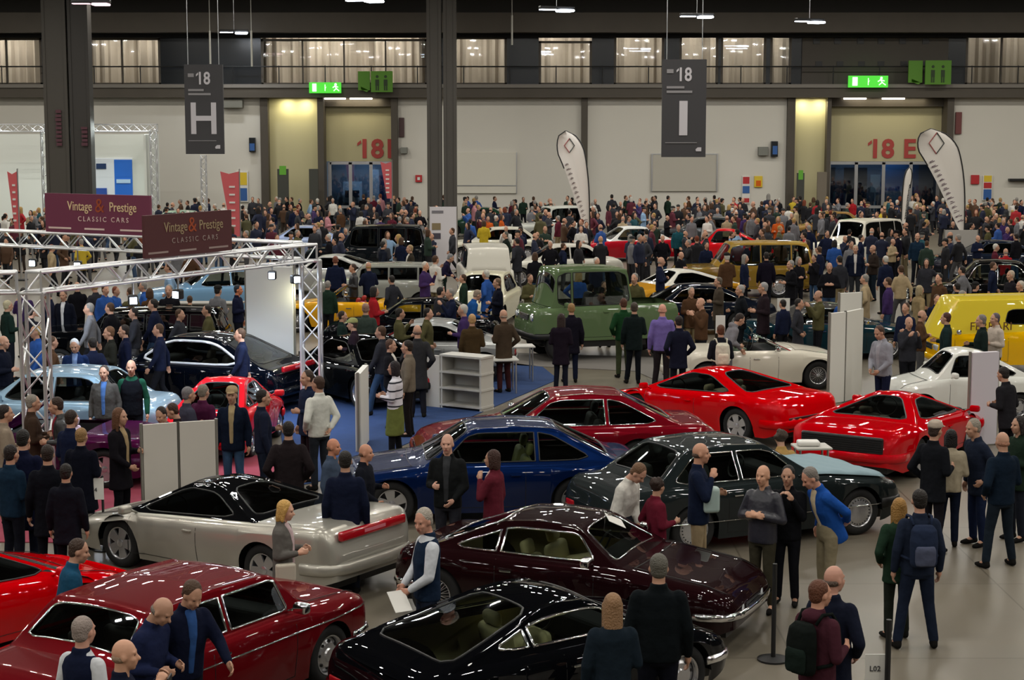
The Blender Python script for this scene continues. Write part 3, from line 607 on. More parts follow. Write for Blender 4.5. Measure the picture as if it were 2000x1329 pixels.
def boundary_loops(V, Fc):
    E = {}
    for f in Fc:
        for i in range(len(f)):
            a, b = f[i], f[(i + 1) % len(f)]; k = (min(a, b), max(a, b)); E[k] = E.get(k, 0) + 1
    nb = {}
    for (a, b), c in E.items():
        if c == 1: nb.setdefault(a, []).append(b); nb.setdefault(b, []).append(a)
    out = []; seen = set()
    for s in nb:
        if s in seen: continue
        L = [s]; seen.add(s); cur = s
        while True:
            nx = [v for v in nb[cur] if v not in seen]
            if not nx: break
            cur = nx[0]; seen.add(cur); L.append(cur)
        if len(L) > 5: out.append([V[i] for i in L])
    return out
WHEELS = {}
def wheel_meshes(r, w, style):
    k = (round(r, 3), round(w, 3), style)
    if k in WHEELS: return WHEELS[k]
    rr = r * (.66 if style not in ('wire', 'small') else .6)
    t = MB().lathe([(rr, -w * .42), (rr + .01, -w * .5), (r * .9, -w * .5), (r * .97, -w * .42), (r, -w * .25), (r, w * .25), (r * .97, w * .42), (r * .9, w * .5), (rr + .01, w * .5), (rr, w * .42), (rr, -w * .42)], 36)
    a = MB().lathe([(rr, w * .48), (rr * .93, w * .46), (rr * .9, w * .3), (rr * .88, w * .0)], 36)
    b = MB(); dsk = MB().lathe([(rr * .9, w * .1), (.001, w * .1)], 28)
    if style == 'five':
        for i in range(5):
            an = 2 * pi * i / 5 + .3; R = Matrix.Rotation(an, 4, 'Y')
            b.prism([R @ Vector(p) for p in ((rr * .12, w * .4, -.045), (rr * .92, w * .44, -.075), (rr * .92, w * .44, .075), (rr * .12, w * .4, .045))], (0, -w * .12, 0))
        b.lathe([(rr * .24, w * .28), (rr * .24, w * .44), (rr * .1, w * .47), (.001, w * .47)], 20)
    elif style == 'wire':
        for i in range(28):
            an = 2 * pi * i / 28; an2 = an + (.22 if i % 2 else -.22)
            b.tube([(rr * .16 * cos(an), w * .45, rr * .16 * sin(an)), (rr * .9 * cos(an2), w * .25, rr * .9 * sin(an2))], .004, 4)
        b.lathe([(rr * .18, w * .3), (rr * .18, w * .48), (rr * .08, w * .58), (.001, w * .58)], 16)
    elif style == 'cover':
        b.lathe([(rr * .9, w * .40), (rr * .8, w * .43), (rr * .4, w * .47), (.001, w * .48)], 32)
        for i in range(24):
            an = 2 * pi * i / 24; dsk.lathe([(.001, w * .455), (rr * .045, w * .455), (rr * .045, w * .4)], 8, Matrix.Translation((rr * .8 * cos(an), 0, rr * .8 * sin(an))))
    else:
        b.lathe([(rr * .86, w * .2), (rr * .6, w * .36), (rr * .36, w * .38), (rr * .3, w * .46), (.001, w * .47)], 28)
        for i in range(8):
            an = 2 * pi * i / 8; dsk.lathe([(.001, w * .385), (rr * .08, w * .375), (rr * .08, w * .2)], 8, Matrix.Translation((rr * .68 * cos(an), 0, rr * .68 * sin(an))))
    tm = t.build('wheel', M_RUBBER, None, True); n0 = len(a.F); nb_ = len(b.F)
    a.add(b.V, b.F); a.add(dsk.V, dsk.F); rm = a.build('rim', [M_RIM, M_BLACK], None, True)
    mi = [0] * (n0 + nb_) + [1] * len(dsk.F); rm.data.polygons.foreach_set('material_index', mi)
    if style != 'cover': rm.data.polygons.foreach_set('use_smooth', [i < n0 for i in range(len(mi))])
    WHEELS[k] = (tm.data, rm.data); bpy.data.objects.remove(tm); bpy.data.objects.remove(rm); return WHEELS[k]
STY = dict(
 sedan=dict(L=4.5, W=1.72, H=1.40, fo=.78, wb=2.62, r=.31, top=[(0, .55), (.012, .80), (.05, .90), (.18, .93), (.35, .92), (.62, .92), (.72, .90), (.92, .80), (.985, .70), (1, .52)], gh=(.13, .27, .55, .705), rw=.55, cp=.45, split=[.43]),
 coupe=dict(L=4.6, W=1.78, H=1.33, fo=.88, wb=2.62, r=.32, top=[(0, .55), (.012, .78), (.05, .87), (.18, .89), (.35, .88), (.62, .88), (.72, .86), (.92, .74), (.985, .64), (1, .48)], gh=(.12, .34, .55, .72), rw=.53, cp=.35, split=[]),
 fast=dict(L=4.5, W=1.75, H=1.25, fo=.88, wb=2.5, r=.32, top=[(0, .5), (.012, .74), (.05, .82), (.2, .86), (.35, .86), (.62, .86), (.72, .84), (.92, .70), (.985, .60), (1, .46)], gh=(.03, .40, .55, .72), rw=.50, cp=.5, split=[]),
 mid=dict(L=4.35, W=1.9, H=1.17, fo=.95, wb=2.45, r=.32, top=[(0, .45), (.01, .76), (.04, .86), (.2, .88), (.35, .86), (.62, .80), (.75, .76), (.93, .60), (.985, .50), (1, .38)], gh=(.17, .45, .58, .80), rw=.50, cp=.42, split=[]),
 suv=dict(L=4.5, W=1.78, H=1.78, fo=.72, wb=2.6, r=.37, top=[(0, .6), (.01, 1.0), (.02, 1.06), (.3, 1.06), (.6, 1.06), (.7, 1.04), (.95, 1.0), (.99, .92), (1, .6)], gh=(.012, .06, .60, .70), rw=.66, cp=.6, split=[.18, .40], gc=.3, sq=1),
 small=dict(L=3.1, W=1.34, H=1.34, fo=.5, wb=1.9, r=.26, top=[(0, .4), (.015, .62), (.06, .78), (.14, .86), (.3, .88), (.6, .88), (.78, .82), (.93, .72), (.985, .58), (1, .42)], gh=(.10, .42, .60, .76), rw=.42, cp=.35, split=[.36]),
 conv=dict(L=4.1, W=1.62, H=1.2, fo=.75, wb=2.4, r=.31, top=[(0, .45), (.012, .68), (.06, .80), (.18, .86), (.35, .86), (.62, .86), (.72, .86), (.92, .74), (.985, .62), (1, .46)], gh=(.30, .42, .54, .66), rw=.50, cp=.4, split=[], open=True),
)
def convex_ok(P): return P
def make_car(label, pos, hd, style='coupe', col='#222222', metal=0, roof=None, glass=None, trim=None, wheel='five', seats='#1a1a1a', head='rect', tail='rect', cat='car', name='car', z0=0, bump=None, hood_open=False, detail=True, plate=None, dlo=None, **kw):
    S = dict(STY[style]); S.update(kw); L, W, H, r = S['L'], S['W'], S['H'], S['r']; sq = S.get('sq', 0)
    U = lambda u: -L / 2 + u * L
    T = empty(name, (pos[0], pos[1], z0), radians(hd), label, cat)
    P = paint(col, metal); RP = paint(roof, 0) if isinstance(roof, str) and roof.startswith('#') else (roof or P); G = glass or G_CLEAR; TM = trim or M_BLACK
    top = smooth1([(U(u), z) for u, z in S['top']], .035, -L / 2, L / 2)
    drop = S.get('drop', .055); gc = S.get('gc', .17); xa = L / 2 - S['fo']; xb = xa - S['wb']
    def hw(x):
        u = abs(x) / (L / 2); w = W / 2 * (1 - (.05 if sq else .10) * u ** 4); t = min(1, max(0, (abs(x) - (L / 2 - .28)) / .28)); return w * (1 - (.10 if sq else .22) * (1 - sqrt(max(0, 1 - t * t))))
    R = r + .045
    def zb(x):
        z = gc + max(0, (abs(x) - (L / 2 - .35))) * .35
        for xw in (xa, xb):
            if abs(x - xw) < R: z = max(z, r + sqrt(R * R - (x - xw) ** 2))
        return z
    def sec(x):
        w = hw(x); zt = top(x); e = min(1, (L / 2 - abs(x)) / .12 + .35); zs = zt - drop * e; zl = min(zb(x), zs - .05)
        fl = 1 + .02 * max(0, 1 - min(abs(x - xa), abs(x - xb)) / .5)
        pts = [(0, zt), (.3 * w, zt - .004), (.6 * w, zt - .012), (.8 * w, zt - .2 * (zt - zs) - .008), (.91 * w, zt - .55 * (zt - zs)), (.965 * w, zs - .01), (.99 * w, zs - .04)]
        for k in range(1, 8):
            q = k / 7; z = (zs - .04) * (1 - q) + zl * q; h = (zs - z) / max(.05, zs - gc)
            y = w * (1 + .012 * sin(pi * min(1, h * 1.3)) - .055 * max(0, h - .45) ** 1.2 / .55 * (0 if sq else 1)) * fl
            pts.append((y, z))
        return pts
    xs = sorted(set([round(v, 4) for v in np.linspace(-L / 2, L / 2, 72)] + [round(xw + s * R * c, 4) for xw in (xa, xb) for s in (-1, 1) for c in (1.0001, .9999, .985, .95, .9, .8, .65, .45, .2)] + [round(s * (L / 2 - d), 4) for s in (-1, 1) for d in (.005, .015, .03, .05)]))
    gh = [U(u) for u in S['gh']]; gx0, gx1, gx2, gx3 = gh
    kb = .90
    bm = bmesh.new(); cols = []
    for x in xs:
        pr = sec(x); sh = .02 if abs(x) > L / 2 - .001 else 0
        cols.append([[bm.verts.new((x, s * y, z)) for y, z in pr] for s in (1, -1)])
    cab0, cab1 = (gx0 + (.15 if not S.get('bed') else .05), gx3 - .12)
    if S.get('open'): cab0, cab1 = gx0, gx3 - .15
    nr = len(cols[0][0])
    for i in range(len(xs) - 1):
        xc = (xs[i] + xs[i + 1]) / 2; hole = cab0 < xc < cab1 or (S.get('bed') and U(S['bed'][0]) < xc < U(S['bed'][1]))
        for s in (0, 1):
            for k in range(nr - 1):
                if hole and k < 3: continue
                a, b, c, d = cols[i][s][k], cols[i + 1][s][k], cols[i + 1][s][k + 1], cols[i][s][k + 1]
                bm.faces.new((a, d, c, b) if s == 0 else (a, b, c, d))
    for e, sgn in ((0, -1), (len(xs) - 1, 1)):
        for k in range(nr - 1):
            a, b, c, d = cols[e][0][k], cols[e][0][k + 1], cols[e][1][k + 1], cols[e][1][k]
            bm.faces.new((a, b, c, d) if sgn > 0 else (d, c, b, a))
    bmesh.ops.remove_doubles(bm, verts=bm.verts, dist=1e-4); bmesh.ops.recalc_face_normals(bm, faces=bm.faces)
    bm.verts.index_update(); body, _, _ = bm_part(bm, list(bm.faces), 'body', P, T); bm.free()
    # ---- greenhouse
    rw = S['rw']; zr = smooth1([(gx0, top(gx0) - .03), (gx1, H - .035), ((gx1 + gx2) / 2, H), (gx2, H - .03), (gx3, top(gx3) - .03)], .05 if not sq else .02, gx0, gx3)
    belt = lambda x: top(x) - .05
    tum = (W / 2 * kb - rw) / (H - .06 - .88 if not sq else H - 1.1)
    def gside(x, z): return hw(x) * kb - max(0, z - belt(x)) * tum
    bow = S.get('bow', .07)
    if not S.get('open'):
        bm = bmesh.new(); lg = bm.faces.layers.int.new('reg'); lw = bm.faces.layers.int.new('win')
        gxs = sorted(set([gx0 + (gx3 - gx0) * i / 46 for i in range(47)])); C = []
        for x in gxs:
            zt = zr(x); zbse = belt(x) - .02; zs = max(zbse + .002, zt - (.05 if not sq else .05)); pts = []
            for k in range(6): z = zbse + (zs - zbse) * k / 5; pts.append((0, gside(x, z), z))
            ye = gside(x, zs); yc = max(.02, ye - .035 - .0); pts.append((0, (ye + yc) / 2 + .008, zs + (zt - zs) * .62))
            s3 = min(1, max(0, (x - (gx2 - .1)) / (gx3 - gx2 + .1))); s0 = min(1, max(0, ((gx1 + .1) - x) / (gx1 - gx0 + .1)))
            for k in range(6):
                y = yc * (1 - k / 5.); cr = .028 * (1 - (y / max(yc, .01)) ** 2)
                pts.append(((bow * s3 - bow * .7 * s0) * (1 - (y / max(yc, .01)) ** 2), y, zt - .028 * min(1, (zt - zbse) / .2) + cr * min(1, (zt - zbse) / .2)))
            C.append([[bm.verts.new((x + dx, s * y, z)) for dx, y, z in pts] for s in (1, -1)])
        for i in range(len(gxs) - 1):
            for s in (0, 1):
                for k in range(11 + 1):
                    a, b, c, d = C[i][s][k], C[i + 1][s][k], C[i + 1][s][k + 1], C[i][s][k + 1]
                    f = bm.faces.new((a, b, c, d) if s == 0 else (a, d, c, b)); f[lg] = 1 if k < 5 else 2
        if sq:   # closed upright tail
            for k in range(12):
                for e in (0,):
                    a, b, c, d = C[e][0][k], C[e][0][k + 1], C[e][1][k + 1], C[e][1][k]
                    try: f = bm.faces.new((a, b, c, d)); f[lg] = 3
                    except ValueError: pass
        bmesh.ops.remove_doubles(bm, verts=bm.verts, dist=1e-5)
        lay = (lg, lw); cp = S['cp']; wins = []
        if dlo is None:
            zt_ = H - .105; xm = gx0 + (gx1 - gx0) * cp
            A = [(xm, belt(xm) + .05), (gx1 + (.12 if not sq else .05) , zt_), (gx2 + .02, zt_), (gx3 - S.get('fw', .30), belt(gx3 - .3) + .05)]
            A = chaikin(A, S.get('wr', .12), 2)
        else: A = chaikin([(U(u), z) for u, z in dlo], S.get('wr', .15), 2)
        cuts = [U(u) for u in S['split']]; segs = []; lo = None
        edges = [None] + cuts + [None]
        for a, b in zip(edges, edges[1:]):
            q = A
            if a is not None: q = clip(q, a + .03, 1)
            if b is not None: q = clip(q, b - .03, -1)
            if len(q) >= 3: segs.append(q)
        wid = 1
        for q in segs: cut_poly(bm, lay, q, (1,), 2, lambda c: True, wid); wins.append(('side_window', wid)); wid += 1
        yw = lambda x: gside(x, zr(x)) - .075
        a, b = gx2 + .05, gx3 - .07 - (0 if sq else .02)
        if not S.get('nofront'): cut_poly(bm, lay, chaikin([(a, -yw(a)), (a, yw(a)), (b, yw(b)), (b, -yw(b))], .08, 2), (2,), 1, lambda c: c.x > gx2 - .02, wid); wins.append(('windshield', wid)); wid += 1
        if sq:
            zlo, zhi = belt(gx0) + .12, H - .2
            Q = chaikin([(-rw + .12, zlo), (rw - .12, zlo), (rw - .16, zhi), (-rw + .16, zhi)], .08, 2)
        elif S.get('rear', True):
            a, b = gx0 + (gx1 - gx0) * S.get('rg', .12) + .05, gx1 - .04
            cut_poly(bm, lay, chaikin([(a, -yw(a)), (a, yw(a)), (b, yw(b)), (b, -yw(b))], S.get('rr', .10), 2), (2,), 1, lambda c: c.x < gx1 + .03, wid); wins.append(('rear_window', wid)); wid += 1
        bmesh.ops.recalc_face_normals(bm, faces=bm.faces); bm.verts.index_update()
        bm_part(bm, [f for f in bm.faces if f[lw] == 0], 'roof', RP, T)
        for nm, w_ in wins:
            fs = [f for f in bm.faces if f[lw] == w_]
            if not fs: continue
            groups = [fs] if nm != 'side_window' else [[f for f in fs if f.calc_center_median().y > 0], [f for f in fs if f.calc_center_median().y <= 0]]
            for g in groups:
                if not g: continue
                o, V, Fc = bm_part(bm, g, nm, G, T)
                for lp in boundary_loops(V, Fc): MB().tube(lp, S.get('tr', .011) if nm == 'side_window' else .012, 5, closed=True).build('window_trim', (TM if nm == 'side_window' or S.get('fchrome') else M_BLACK), o, True)
        bm.free()
    else:
        a, b = gx2, gx3; zt = H; y = hw(b) * .84; fr = [(b, y, belt(b) + .03), (a, y * .86, zt), (a, -y * .86, zt), (b, -y, belt(b) + .03)]
        o = MB().prism([(p[0], p[1], p[2]) for p in fr], (.012, 0, .004)).build('windshield', G, T); MB().tube(fr, .014, 6, closed=True).build('windshield_frame', TM, o)
    # ---- underside, wheel wells, interior
    u = MB().box((-L / 2 + .12, -W / 2 + .26, gc - .0), (L / 2 - .12, W / 2 - .26, .42)).box((xb + R + .02, -W / 2 + .09, gc), (xa - R - .02, W / 2 - .09, .34)); u.build('underbody', M_BLACK, T)
    for xw in (xa, xb):
        for s in (1, -1):
            ac = [(xw + (R + .01) * cos(pi * k / 14), s * (hw(xw) - .02), r + (R + .01) * sin(pi * k / 14)) for k in range(15)]
            V = ac + [(x, s * (W / 2 - .30), z) for x, _, z in ac]; mesh('wheel_arch', V, [(k, k + 1, k + 16, k + 15) for k in range(14)] + [tuple(range(15, 30))], M_BLACK, T, False)
    tw, rwm = wheel_meshes(r, S.get('tw', .2), wheel)
    for xw in (xa, xb):
        for s in (1, -1):
            o = link(bpy.data.objects.new('wheel', tw), T); o.location = (xw, s * (W / 2 - .135), r); o.rotation_euler = (0, random.random() * 1.2, 0 if s > 0 else pi)
            link(bpy.data.objects.new('rim', rwm), o)
    IM = mat('cabin_' + seats.strip('#'), seats, .7)
    fl = gc + .12; c0, c1 = max(cab0, gx0 + .1), cab1; yi = W / 2 * .84
    tub = MB(); zz = top((c0 + c1) / 2) - .08
    tub.add([(c0, -yi, fl), (c1, -yi, fl), (c1, yi, fl), (c0, yi, fl), (c0, -yi, zz), (c1, -yi, zz), (c1, yi, zz), (c0, yi, zz)], [(0, 1, 2, 3), (0, 1, 5, 4), (3, 2, 6, 7), (0, 3, 7, 4), (1, 2, 6, 5)])
    tub.build('cabin_lining', IM if S.get('lin') else M_DARKIN, T)
    MB().rbox((gx3 - .5, -yi + .02, zz - .22), (gx3 - .14, yi - .02, zz + .05), .06).build('dashboard', M_DARKIN, T)
    ht = H - .34 if not sq else H - .55; sx = (gx1 + gx2) / 2 + S.get('sx', .0) ; rows = [sx] + ([max(sx - .85, gx0 + .75)] if style in ('sedan', 'suv') and not S.get('bed') else [])
    for q, xx in enumerate(rows):
        if q: ht -= .10
        for s in (-1, 1):
            Mx = Matrix.Translation((xx - .1, s * W * .215, fl + .1)) @ Matrix.Rotation(radians(-14), 4, 'Y')
            o = MB().rbox((-.07, -.24, .1), (.07, .24, max(.4, ht - fl - .22)), .06, Mx).rbox((-.02, -.24, .0), (.5, .24, .18), .06, Mx).build('seat', IM, T, True)
            MB().rbox((-.05, -.12, max(.4, ht - fl - .20)), (.05, .12, max(.5, ht - fl - .02)), .045, Mx).build('headrest', IM, o, True)
    sw = [(cos(a) * .18, sin(a) * .18) for a in [2 * pi * k / 20 for k in range(20)]]
    MB().tube([(gx3 - .62 + v * .35, W * .2 + h_, zz + .02 + v * .85) for h_, v in sw], .013, 5, closed=True).build('steering_wheel', M_BLACK, T)
    # ---- lamps, grille, bumpers
    fz = top(L / 2 - .03); rz = top(-L / 2 + .02); w1 = hw(L / 2) ; w0 = hw(-L / 2)
    hz = S.get('hz', fz - .12); tz = S.get('tz', rz - .16)
    if head == 'round':
        for s in (1, -1):
            Mx = Matrix.Translation((L / 2 - .05, s * w1 * .78, hz)) @ Matrix.Rotation(-pi / 2, 4, 'Z')
            o = MB().lathe([(.001, .075), (.06, .066), (.085, .04), (.09, 0)], 20, Mx).build('headlight', G_LENS, T, True); MB().lathe([(.085, .05), (.098, .05), (.1, 0)], 20, Mx).build('headlight_rim', M_CHROME, o, True)
    elif head == 'quad':
        for s in (1, -1):
            for yy in (.88, .6):
                Mx = Matrix.Translation((L / 2 - .06 - (.05 if yy > .8 else 0), s * w1 * yy, hz)) @ Matrix.Rotation(-pi / 2, 4, 'Z')
                o = MB().lathe([(.001, .07), (.06, .06), (.075, .035), (.08, -.05)], 18, Mx).build('headlight', G_LENS, T, True); MB().lathe([(.072, .05), (.084, .05), (.088, -.05)], 18, Mx).build('headlight_rim', M_CHROME, o, True)
    elif head == 'rect':
        for s in (1, -1):
            y0, y1 = sorted((s * w1 * .55, s * w1 * 1.0)); MB().rbox((L / 2 - .12, y0, hz - .07), (L / 2 + .008, y1, hz + .07), .03).build('headlight', G_LENS, T, True)
    if head != 'none': 
        g = MB(); gw = w1 * (.45 if head != 'rect' else .5); g.rbox((L / 2 - .05, -gw, hz - .08), (L / 2 + .006, gw, hz + .06), .02); o = g.build('grille', M_BLACK, T)
        sl = MB()
        for k in range(5): sl.box((L / 2 + .004, -gw, hz - .07 + k * .03), (L / 2 + .014, gw, hz - .06 + k * .03))
        sl.build('grille_bars', M_CHROME if trim else M_RIM, o)
    if tail == 'rect':
        for s in (1, -1):
            y0, y1 = sorted((s * w0 * .62, s * w0 * 1.02)); o = MB().rbox((-L / 2 - .012, y0, tz - .07), (-L / 2 + .1, y1, tz + .08), .025).build('tail_light', M_TAIL, T, True)
            y0, y1 = sorted((s * w0 * .9, s * w0 * 1.03)); MB().rbox((-L / 2 - .014, y0, tz - .07), (-L / 2 + .1, y1, tz + .02), .02).build('indicator', M_AMBER, o, True)
    elif tail == 'bar':
        o = MB().rbox((-L / 2 - .02, -w0 * .98, tz - .045), (-L / 2 + .06, w0 * .98, tz + .075), .03).build('tail_light', M_TAIL, T, True)
        MB().box((-L / 2 - .024, -.2, tz - .0), (-L / 2 - .02, .2, tz + .04)).build('tail_emblem', mat('tail_pink', '#c9707c', .3), o)
    elif tail == 'round4':
        bx = MB().rbox((-L / 2 - .01, -w0 * .95, tz - .12), (-L / 2 + .03, w0 * .95, tz + .1), .03).build('tail_panel', mat('tail_panel_dark', '#31080a', .4), T)
        for s in (1, -1):
            for yy in (.78,):
                Mx = Matrix.Translation((-L / 2 - .0, s * w0 * yy, tz)) @ Matrix.Rotation(pi / 2, 4, 'Z'); MB().lathe([(.001, .04), (.07, .035), (.085, .02), (.09, -.02)], 18, Mx).build('tail_light', M_AMBER if s * yy > 9 else M_TAIL, T, True)
                Mx = Matrix.Translation((-L / 2 - .0, s * w0 * (yy - .28), tz)) @ Matrix.Rotation(pi / 2, 4, 'Z'); MB().lathe([(.001, .04), (.06, .035), (.07, .02), (.075, -.02)], 18, Mx).build('tail_light', M_AMBER, T, True)
    elif tail == 'grille':
        bx = MB().rbox((-L / 2 - .02, -w0 * 1.0, tz - .17), (-L / 2 + .04, w0 * 1.0, tz + .1), .03).build('rear_grille', M_BLACK, T); sl = MB()
        for k in range(7): sl.box((-L / 2 - .035, -w0 * .98, tz - .15 + k * .035), (-L / 2 - .02, w0 * .98, tz - .135 + k * .035))
        sl.build('grille_bars', mat('satin_black', '#1c1c1e', .35), bx)
    BMt = {'chrome': M_CHROME, 'body': P, 'black': M_BLACK, None: P}[bump]
    bz = S.get('bz', .43)
    for e in (1, -1):
        pts = []
        for k in range(-14, 15):
            q = k / 14; an = q * pi / 2; y = W / 2 * .93 * (1 if abs(q) > .7 else abs(q) / .7) * (1 if q > 0 else -1) if False else None
        prof = [(L / 2 - .42, hw(L / 2 - .42) + .012), (L / 2 - .25, hw(L / 2 - .25) + .015), (L / 2 - .12, hw(L / 2 - .12) + .015), (L / 2 - .04, hw(L / 2 - .04) + .0), (L / 2 + .03, hw(L / 2) * .9), (L / 2 + .055, hw(L / 2) * .5), (L / 2 + .06, 0)]
        pts = [(e * x, y, bz) for x, y in prof] + [(e * x, -y, bz) for x, y in prof[-2::-1]]
        h_ = .045 if bump == 'chrome' else .075; V = []; n = 8
        for i, p in enumerate(pts):
            p = Vector(p); t = Vector(pts[min(i + 1, len(pts) - 1)]) - Vector(pts[max(i - 1, 0)]); nn = t.cross(Vector((0, 0, 1))).normalized()
            for k in range(n): V.append(p + nn * .03 * cos(2 * pi * k / n) + Vector((0, 0, h_ * sin(2 * pi * k / n))))
        mesh('bumper', V, [(i * n + k, i * n + (k + 1) % n, (i + 1) * n + (k + 1) % n, (i + 1) * n + k) for i in range(len(pts) - 1) for k in range(n)] + [tuple(range(n)), tuple((len(pts) - 1) * n + k for k in range(n))], BMt, T)
    if plate:
        MB().box((-L / 2 - .045, -.26, tz - .22 if plate != 'mid' else tz - .08), (-L / 2 - .02, .26, tz - .1 if plate != 'mid' else tz + .04)).build('number_plate', M_WHITE, T)
    # ---- side details
    if detail:
        def sy(x, z):
            p = sec(x); zs = [q[1] for q in p[::-1]]; ys = [q[0] for q in p[::-1]]; return float(np.interp(z, zs, ys))
        ln = MB(); dx = [gx3 - .28, max(gx1 + .05, gx3 - .28 - 1.2)]
        for s in (1, -1):
            for x in dx:
                z1 = top(x) - .06; ln.tube([(x, s * (sy(x, z) - .001), z) for z in np.linspace(gc + .08, z1, 8)], .005, 4)
            ln.tube([(x, s * (sy(x, gc + .08) - .001), gc + .08) for x in np.linspace(dx[1], dx[0], 10)], .005, 4)
            x = dx[1] + .14; z = top(x) - .17; y = sy(x, z); o = MB().rbox((x - .07, min(s * (y - .01), s * (y + .028)), z - .013), (x + .07, max(s * (y - .01), s * (y + .028)), z + .013), .008).build('door_handle', M_CHROME if trim else P, T)
            if S.get('mirror', True):
                x = gx3 - .33; z = belt(x) + .1; y = hw(x) * kb + .1; o = MB().rbox((x - .05, min(s * y, s * (y + .17)), z - .055), (x + .06, max(s * y, s * (y + .17)), z + .055), .035).tube([(x, s * (y - .14), z - .09), (x, s * (y + .03), z)], .015, 6).build('side_mirror', M_CHROME if trim else P, T, True)
            if S.get('strip'): MB().tube([(x, s * (sy(x, S['strip']) + .006), S['strip']) for x in np.linspace(-L / 2 + .12, L / 2 - .12, 30) if min(abs(x - xa), abs(x - xb)) > R + .01 or S['strip'] > r + R + .02], .009, 4).build('side_strip', M_CHROME, T, True)
        xh = gx3 + .12; ln.tube([(xh + .05 * (1 - (y / (hw(xh) * .78)) ** 2), y, top(xh) - .012 * abs(y) / .5 + .001) for y in np.linspace(-hw(xh) * .78, hw(xh) * .78, 12)], .005, 4)
        for s in (1, -1): ln.tube([(x, s * hw(x) * .78, top(x) - .006) for x in np.linspace(xh, L / 2 - .12, 12)], .005, 4)
        ln.build('panel_gaps', M_BLACK, T)
    return T, S, dict(top=top, hw=hw, U=U, P=P, belt=belt, gh=gh, zr=zr, sec=sec)
CARS = []
def car(label, px, py, hd, ph=None, **k):
    # px,py: picture point of the ground under the car's centre
    pos = gp(px, py) if ph is None else ph
    T, S, A = make_car(label, pos, hd, **k); CARS.append((pos[0], pos[1], radians(hd), S['L'], S['W'], label, ph is None))
    return T, S, A
def at(T, o): o.parent = T; return o
# ------------------------------------------------------------ the cars on show
random.seed(3)
GD = G_DARK
T_bmw, S1, A1 = car('dark red saloon with chrome window frames, a man resting his hand on it', 0, 0, 58, ph=(-3.24, 16.38), style='sedan', col='#640b13', metal=.3, trim=M_CHROME, bump='chrome', head='quad', tail='rect', wheel='plain', seats='#26221f', L=4.3, W=1.66, H=1.34, strip=.70, gh=(.16, .27, .655, .75), tr=.015, fchrome=True, split=[.48], wr=.06, cp=.62, rw=.60, top=[(0, .55), (.012, .82), (.04, .92), (.18, .94), (.35, .93), (.62, .93), (.75, .91), (.94, .85), (.985, .78), (1, .55)])
car('bright red low sports car cut off at the left frame edge', 0, 0, 52, ph=(-6.3, 18.35), style='mid', col='#c00008', wheel='five', head='none', tail='round4')
T_nsx, S3, A3 = car('silver low sports coupe with black roof and full-width red tail light', 0, 0, 146, ph=(-3.5, 21.8), style='mid', L=4.42, W=1.81, H=1.17, col='#b5b2a8', metal=.75, roof='#0d0e10', tail='bar', head='none', wheel='five', gh=(.26, .46, .60, .80), top=[(0, .50), (.01, .84), (.03, .95), (.10, .955), (.25, .90), (.4, .86), (.62, .80), (.75, .76), (.93, .60), (.985, .50), (1, .38)], hz=.5, tz=.80, glass=GD, wr=.14)
T_mas, S4, A4 = car('dark purple-brown grand tourer with chrome windscreen and cream seats', 0, 0, -24, ph=(.78, 19.5), style='coupe', L=4.1, W=1.72, H=1.24, lin=True, col='#1d0a0d', metal=.2, trim=M_CHROME, fchrome=True, bump='chrome', head='quad', wheel='wire', seats='#d8cb94', gh=(.10, .32, .545, .69), tr=.014, wr=.10, split=[.33], cp=.38)
T_pos, S5, A5 = car('black fastback coupe with teardrop chrome side window and cream door trim', 0, 0, 35, ph=(.20, 16.42), style='fast', L=3.8, W=1.78, H=1.2, col='#07080b', trim=M_CHROME, bump='chrome', head='round', wheel='plain', seats='#dcd29c', gh=(.03, .42, .58, .76), tr=.016, rw=.56, dlo=[(.22, .89), (.40, 1.08), (.60, 1.10), (.72, .90)], wr=.2, split=[.36], fo=.72, wb=2.25, lin=True, rg=.22)
T_blue, S6, A6 = car('dark blue two-door coupe with five-spoke wheels and olive interior', 0, 0, 186, ph=(-.36, 25.05), style='coupe', L=4.62, W=1.79, H=1.36, col='#081c46', metal=.5, seats='#8f9158', head='rect', tail='rect', wheel='five', gh=(.10, .30, .56, .72), split=[.36], cp=.4)
T_mar, S7, A7 = car('maroon two-door coupe with thin chrome window line', 0, 0, 187, ph=(.85, 28.0), style='coupe', L=4.85, W=1.82, H=1.36, col='#6e0a18', metal=.35, trim=M_CHROME, wheel='five', seats='#2a2520', gh=(.13, .32, .55, .72), cp=.35, split=[.38], strip=.5)
T_fer, S8, A8 = car('bright red mid-engined coupe with round rear lamps', 0, 0, 133, ph=(3.8, 31.9), style='mid', L=4.35, W=1.9, H=1.18, col='#c60008', tail='round4', head='none', wheel='five', seats='#b3a582', gh=(.16, .42, .56, .78), sx=.1)
T_lam, S10, A10 = car('red wedge supercar with wide black rear grille', 0, 0, 57, ph=(6.42, 29.0), style='mid', L=4.4, W=1.96, H=1.16, col='#b8000c', tail='grille', head='none', wheel='five', seats='#8b7c6b', gh=(.20, .46, .58, .82), tz=.66)
T_mb, S9, A9 = car('dark grey-green two-door saloon with flat silver wheel covers', 0, 0, 24, ph=(3.08, 23.72), style='sedan', L=4.55, W=1.80, H=1.38, col='#1d2324', metal=.3, wheel='cover', seats='#3c3f3a', head='rect', tail='rect', plate='mid', bump='black', strip=.42, gh=(.13, .26, .53, .69), split=[.42], trim=M_CHROME, r=.325)
car('small round white city car beside the white panel tower', 0, 0, 186, ph=(8.75, 33.3), style='small', col='#d8d9d2', wheel='plain', head='round', bump='chrome', glass=GD)
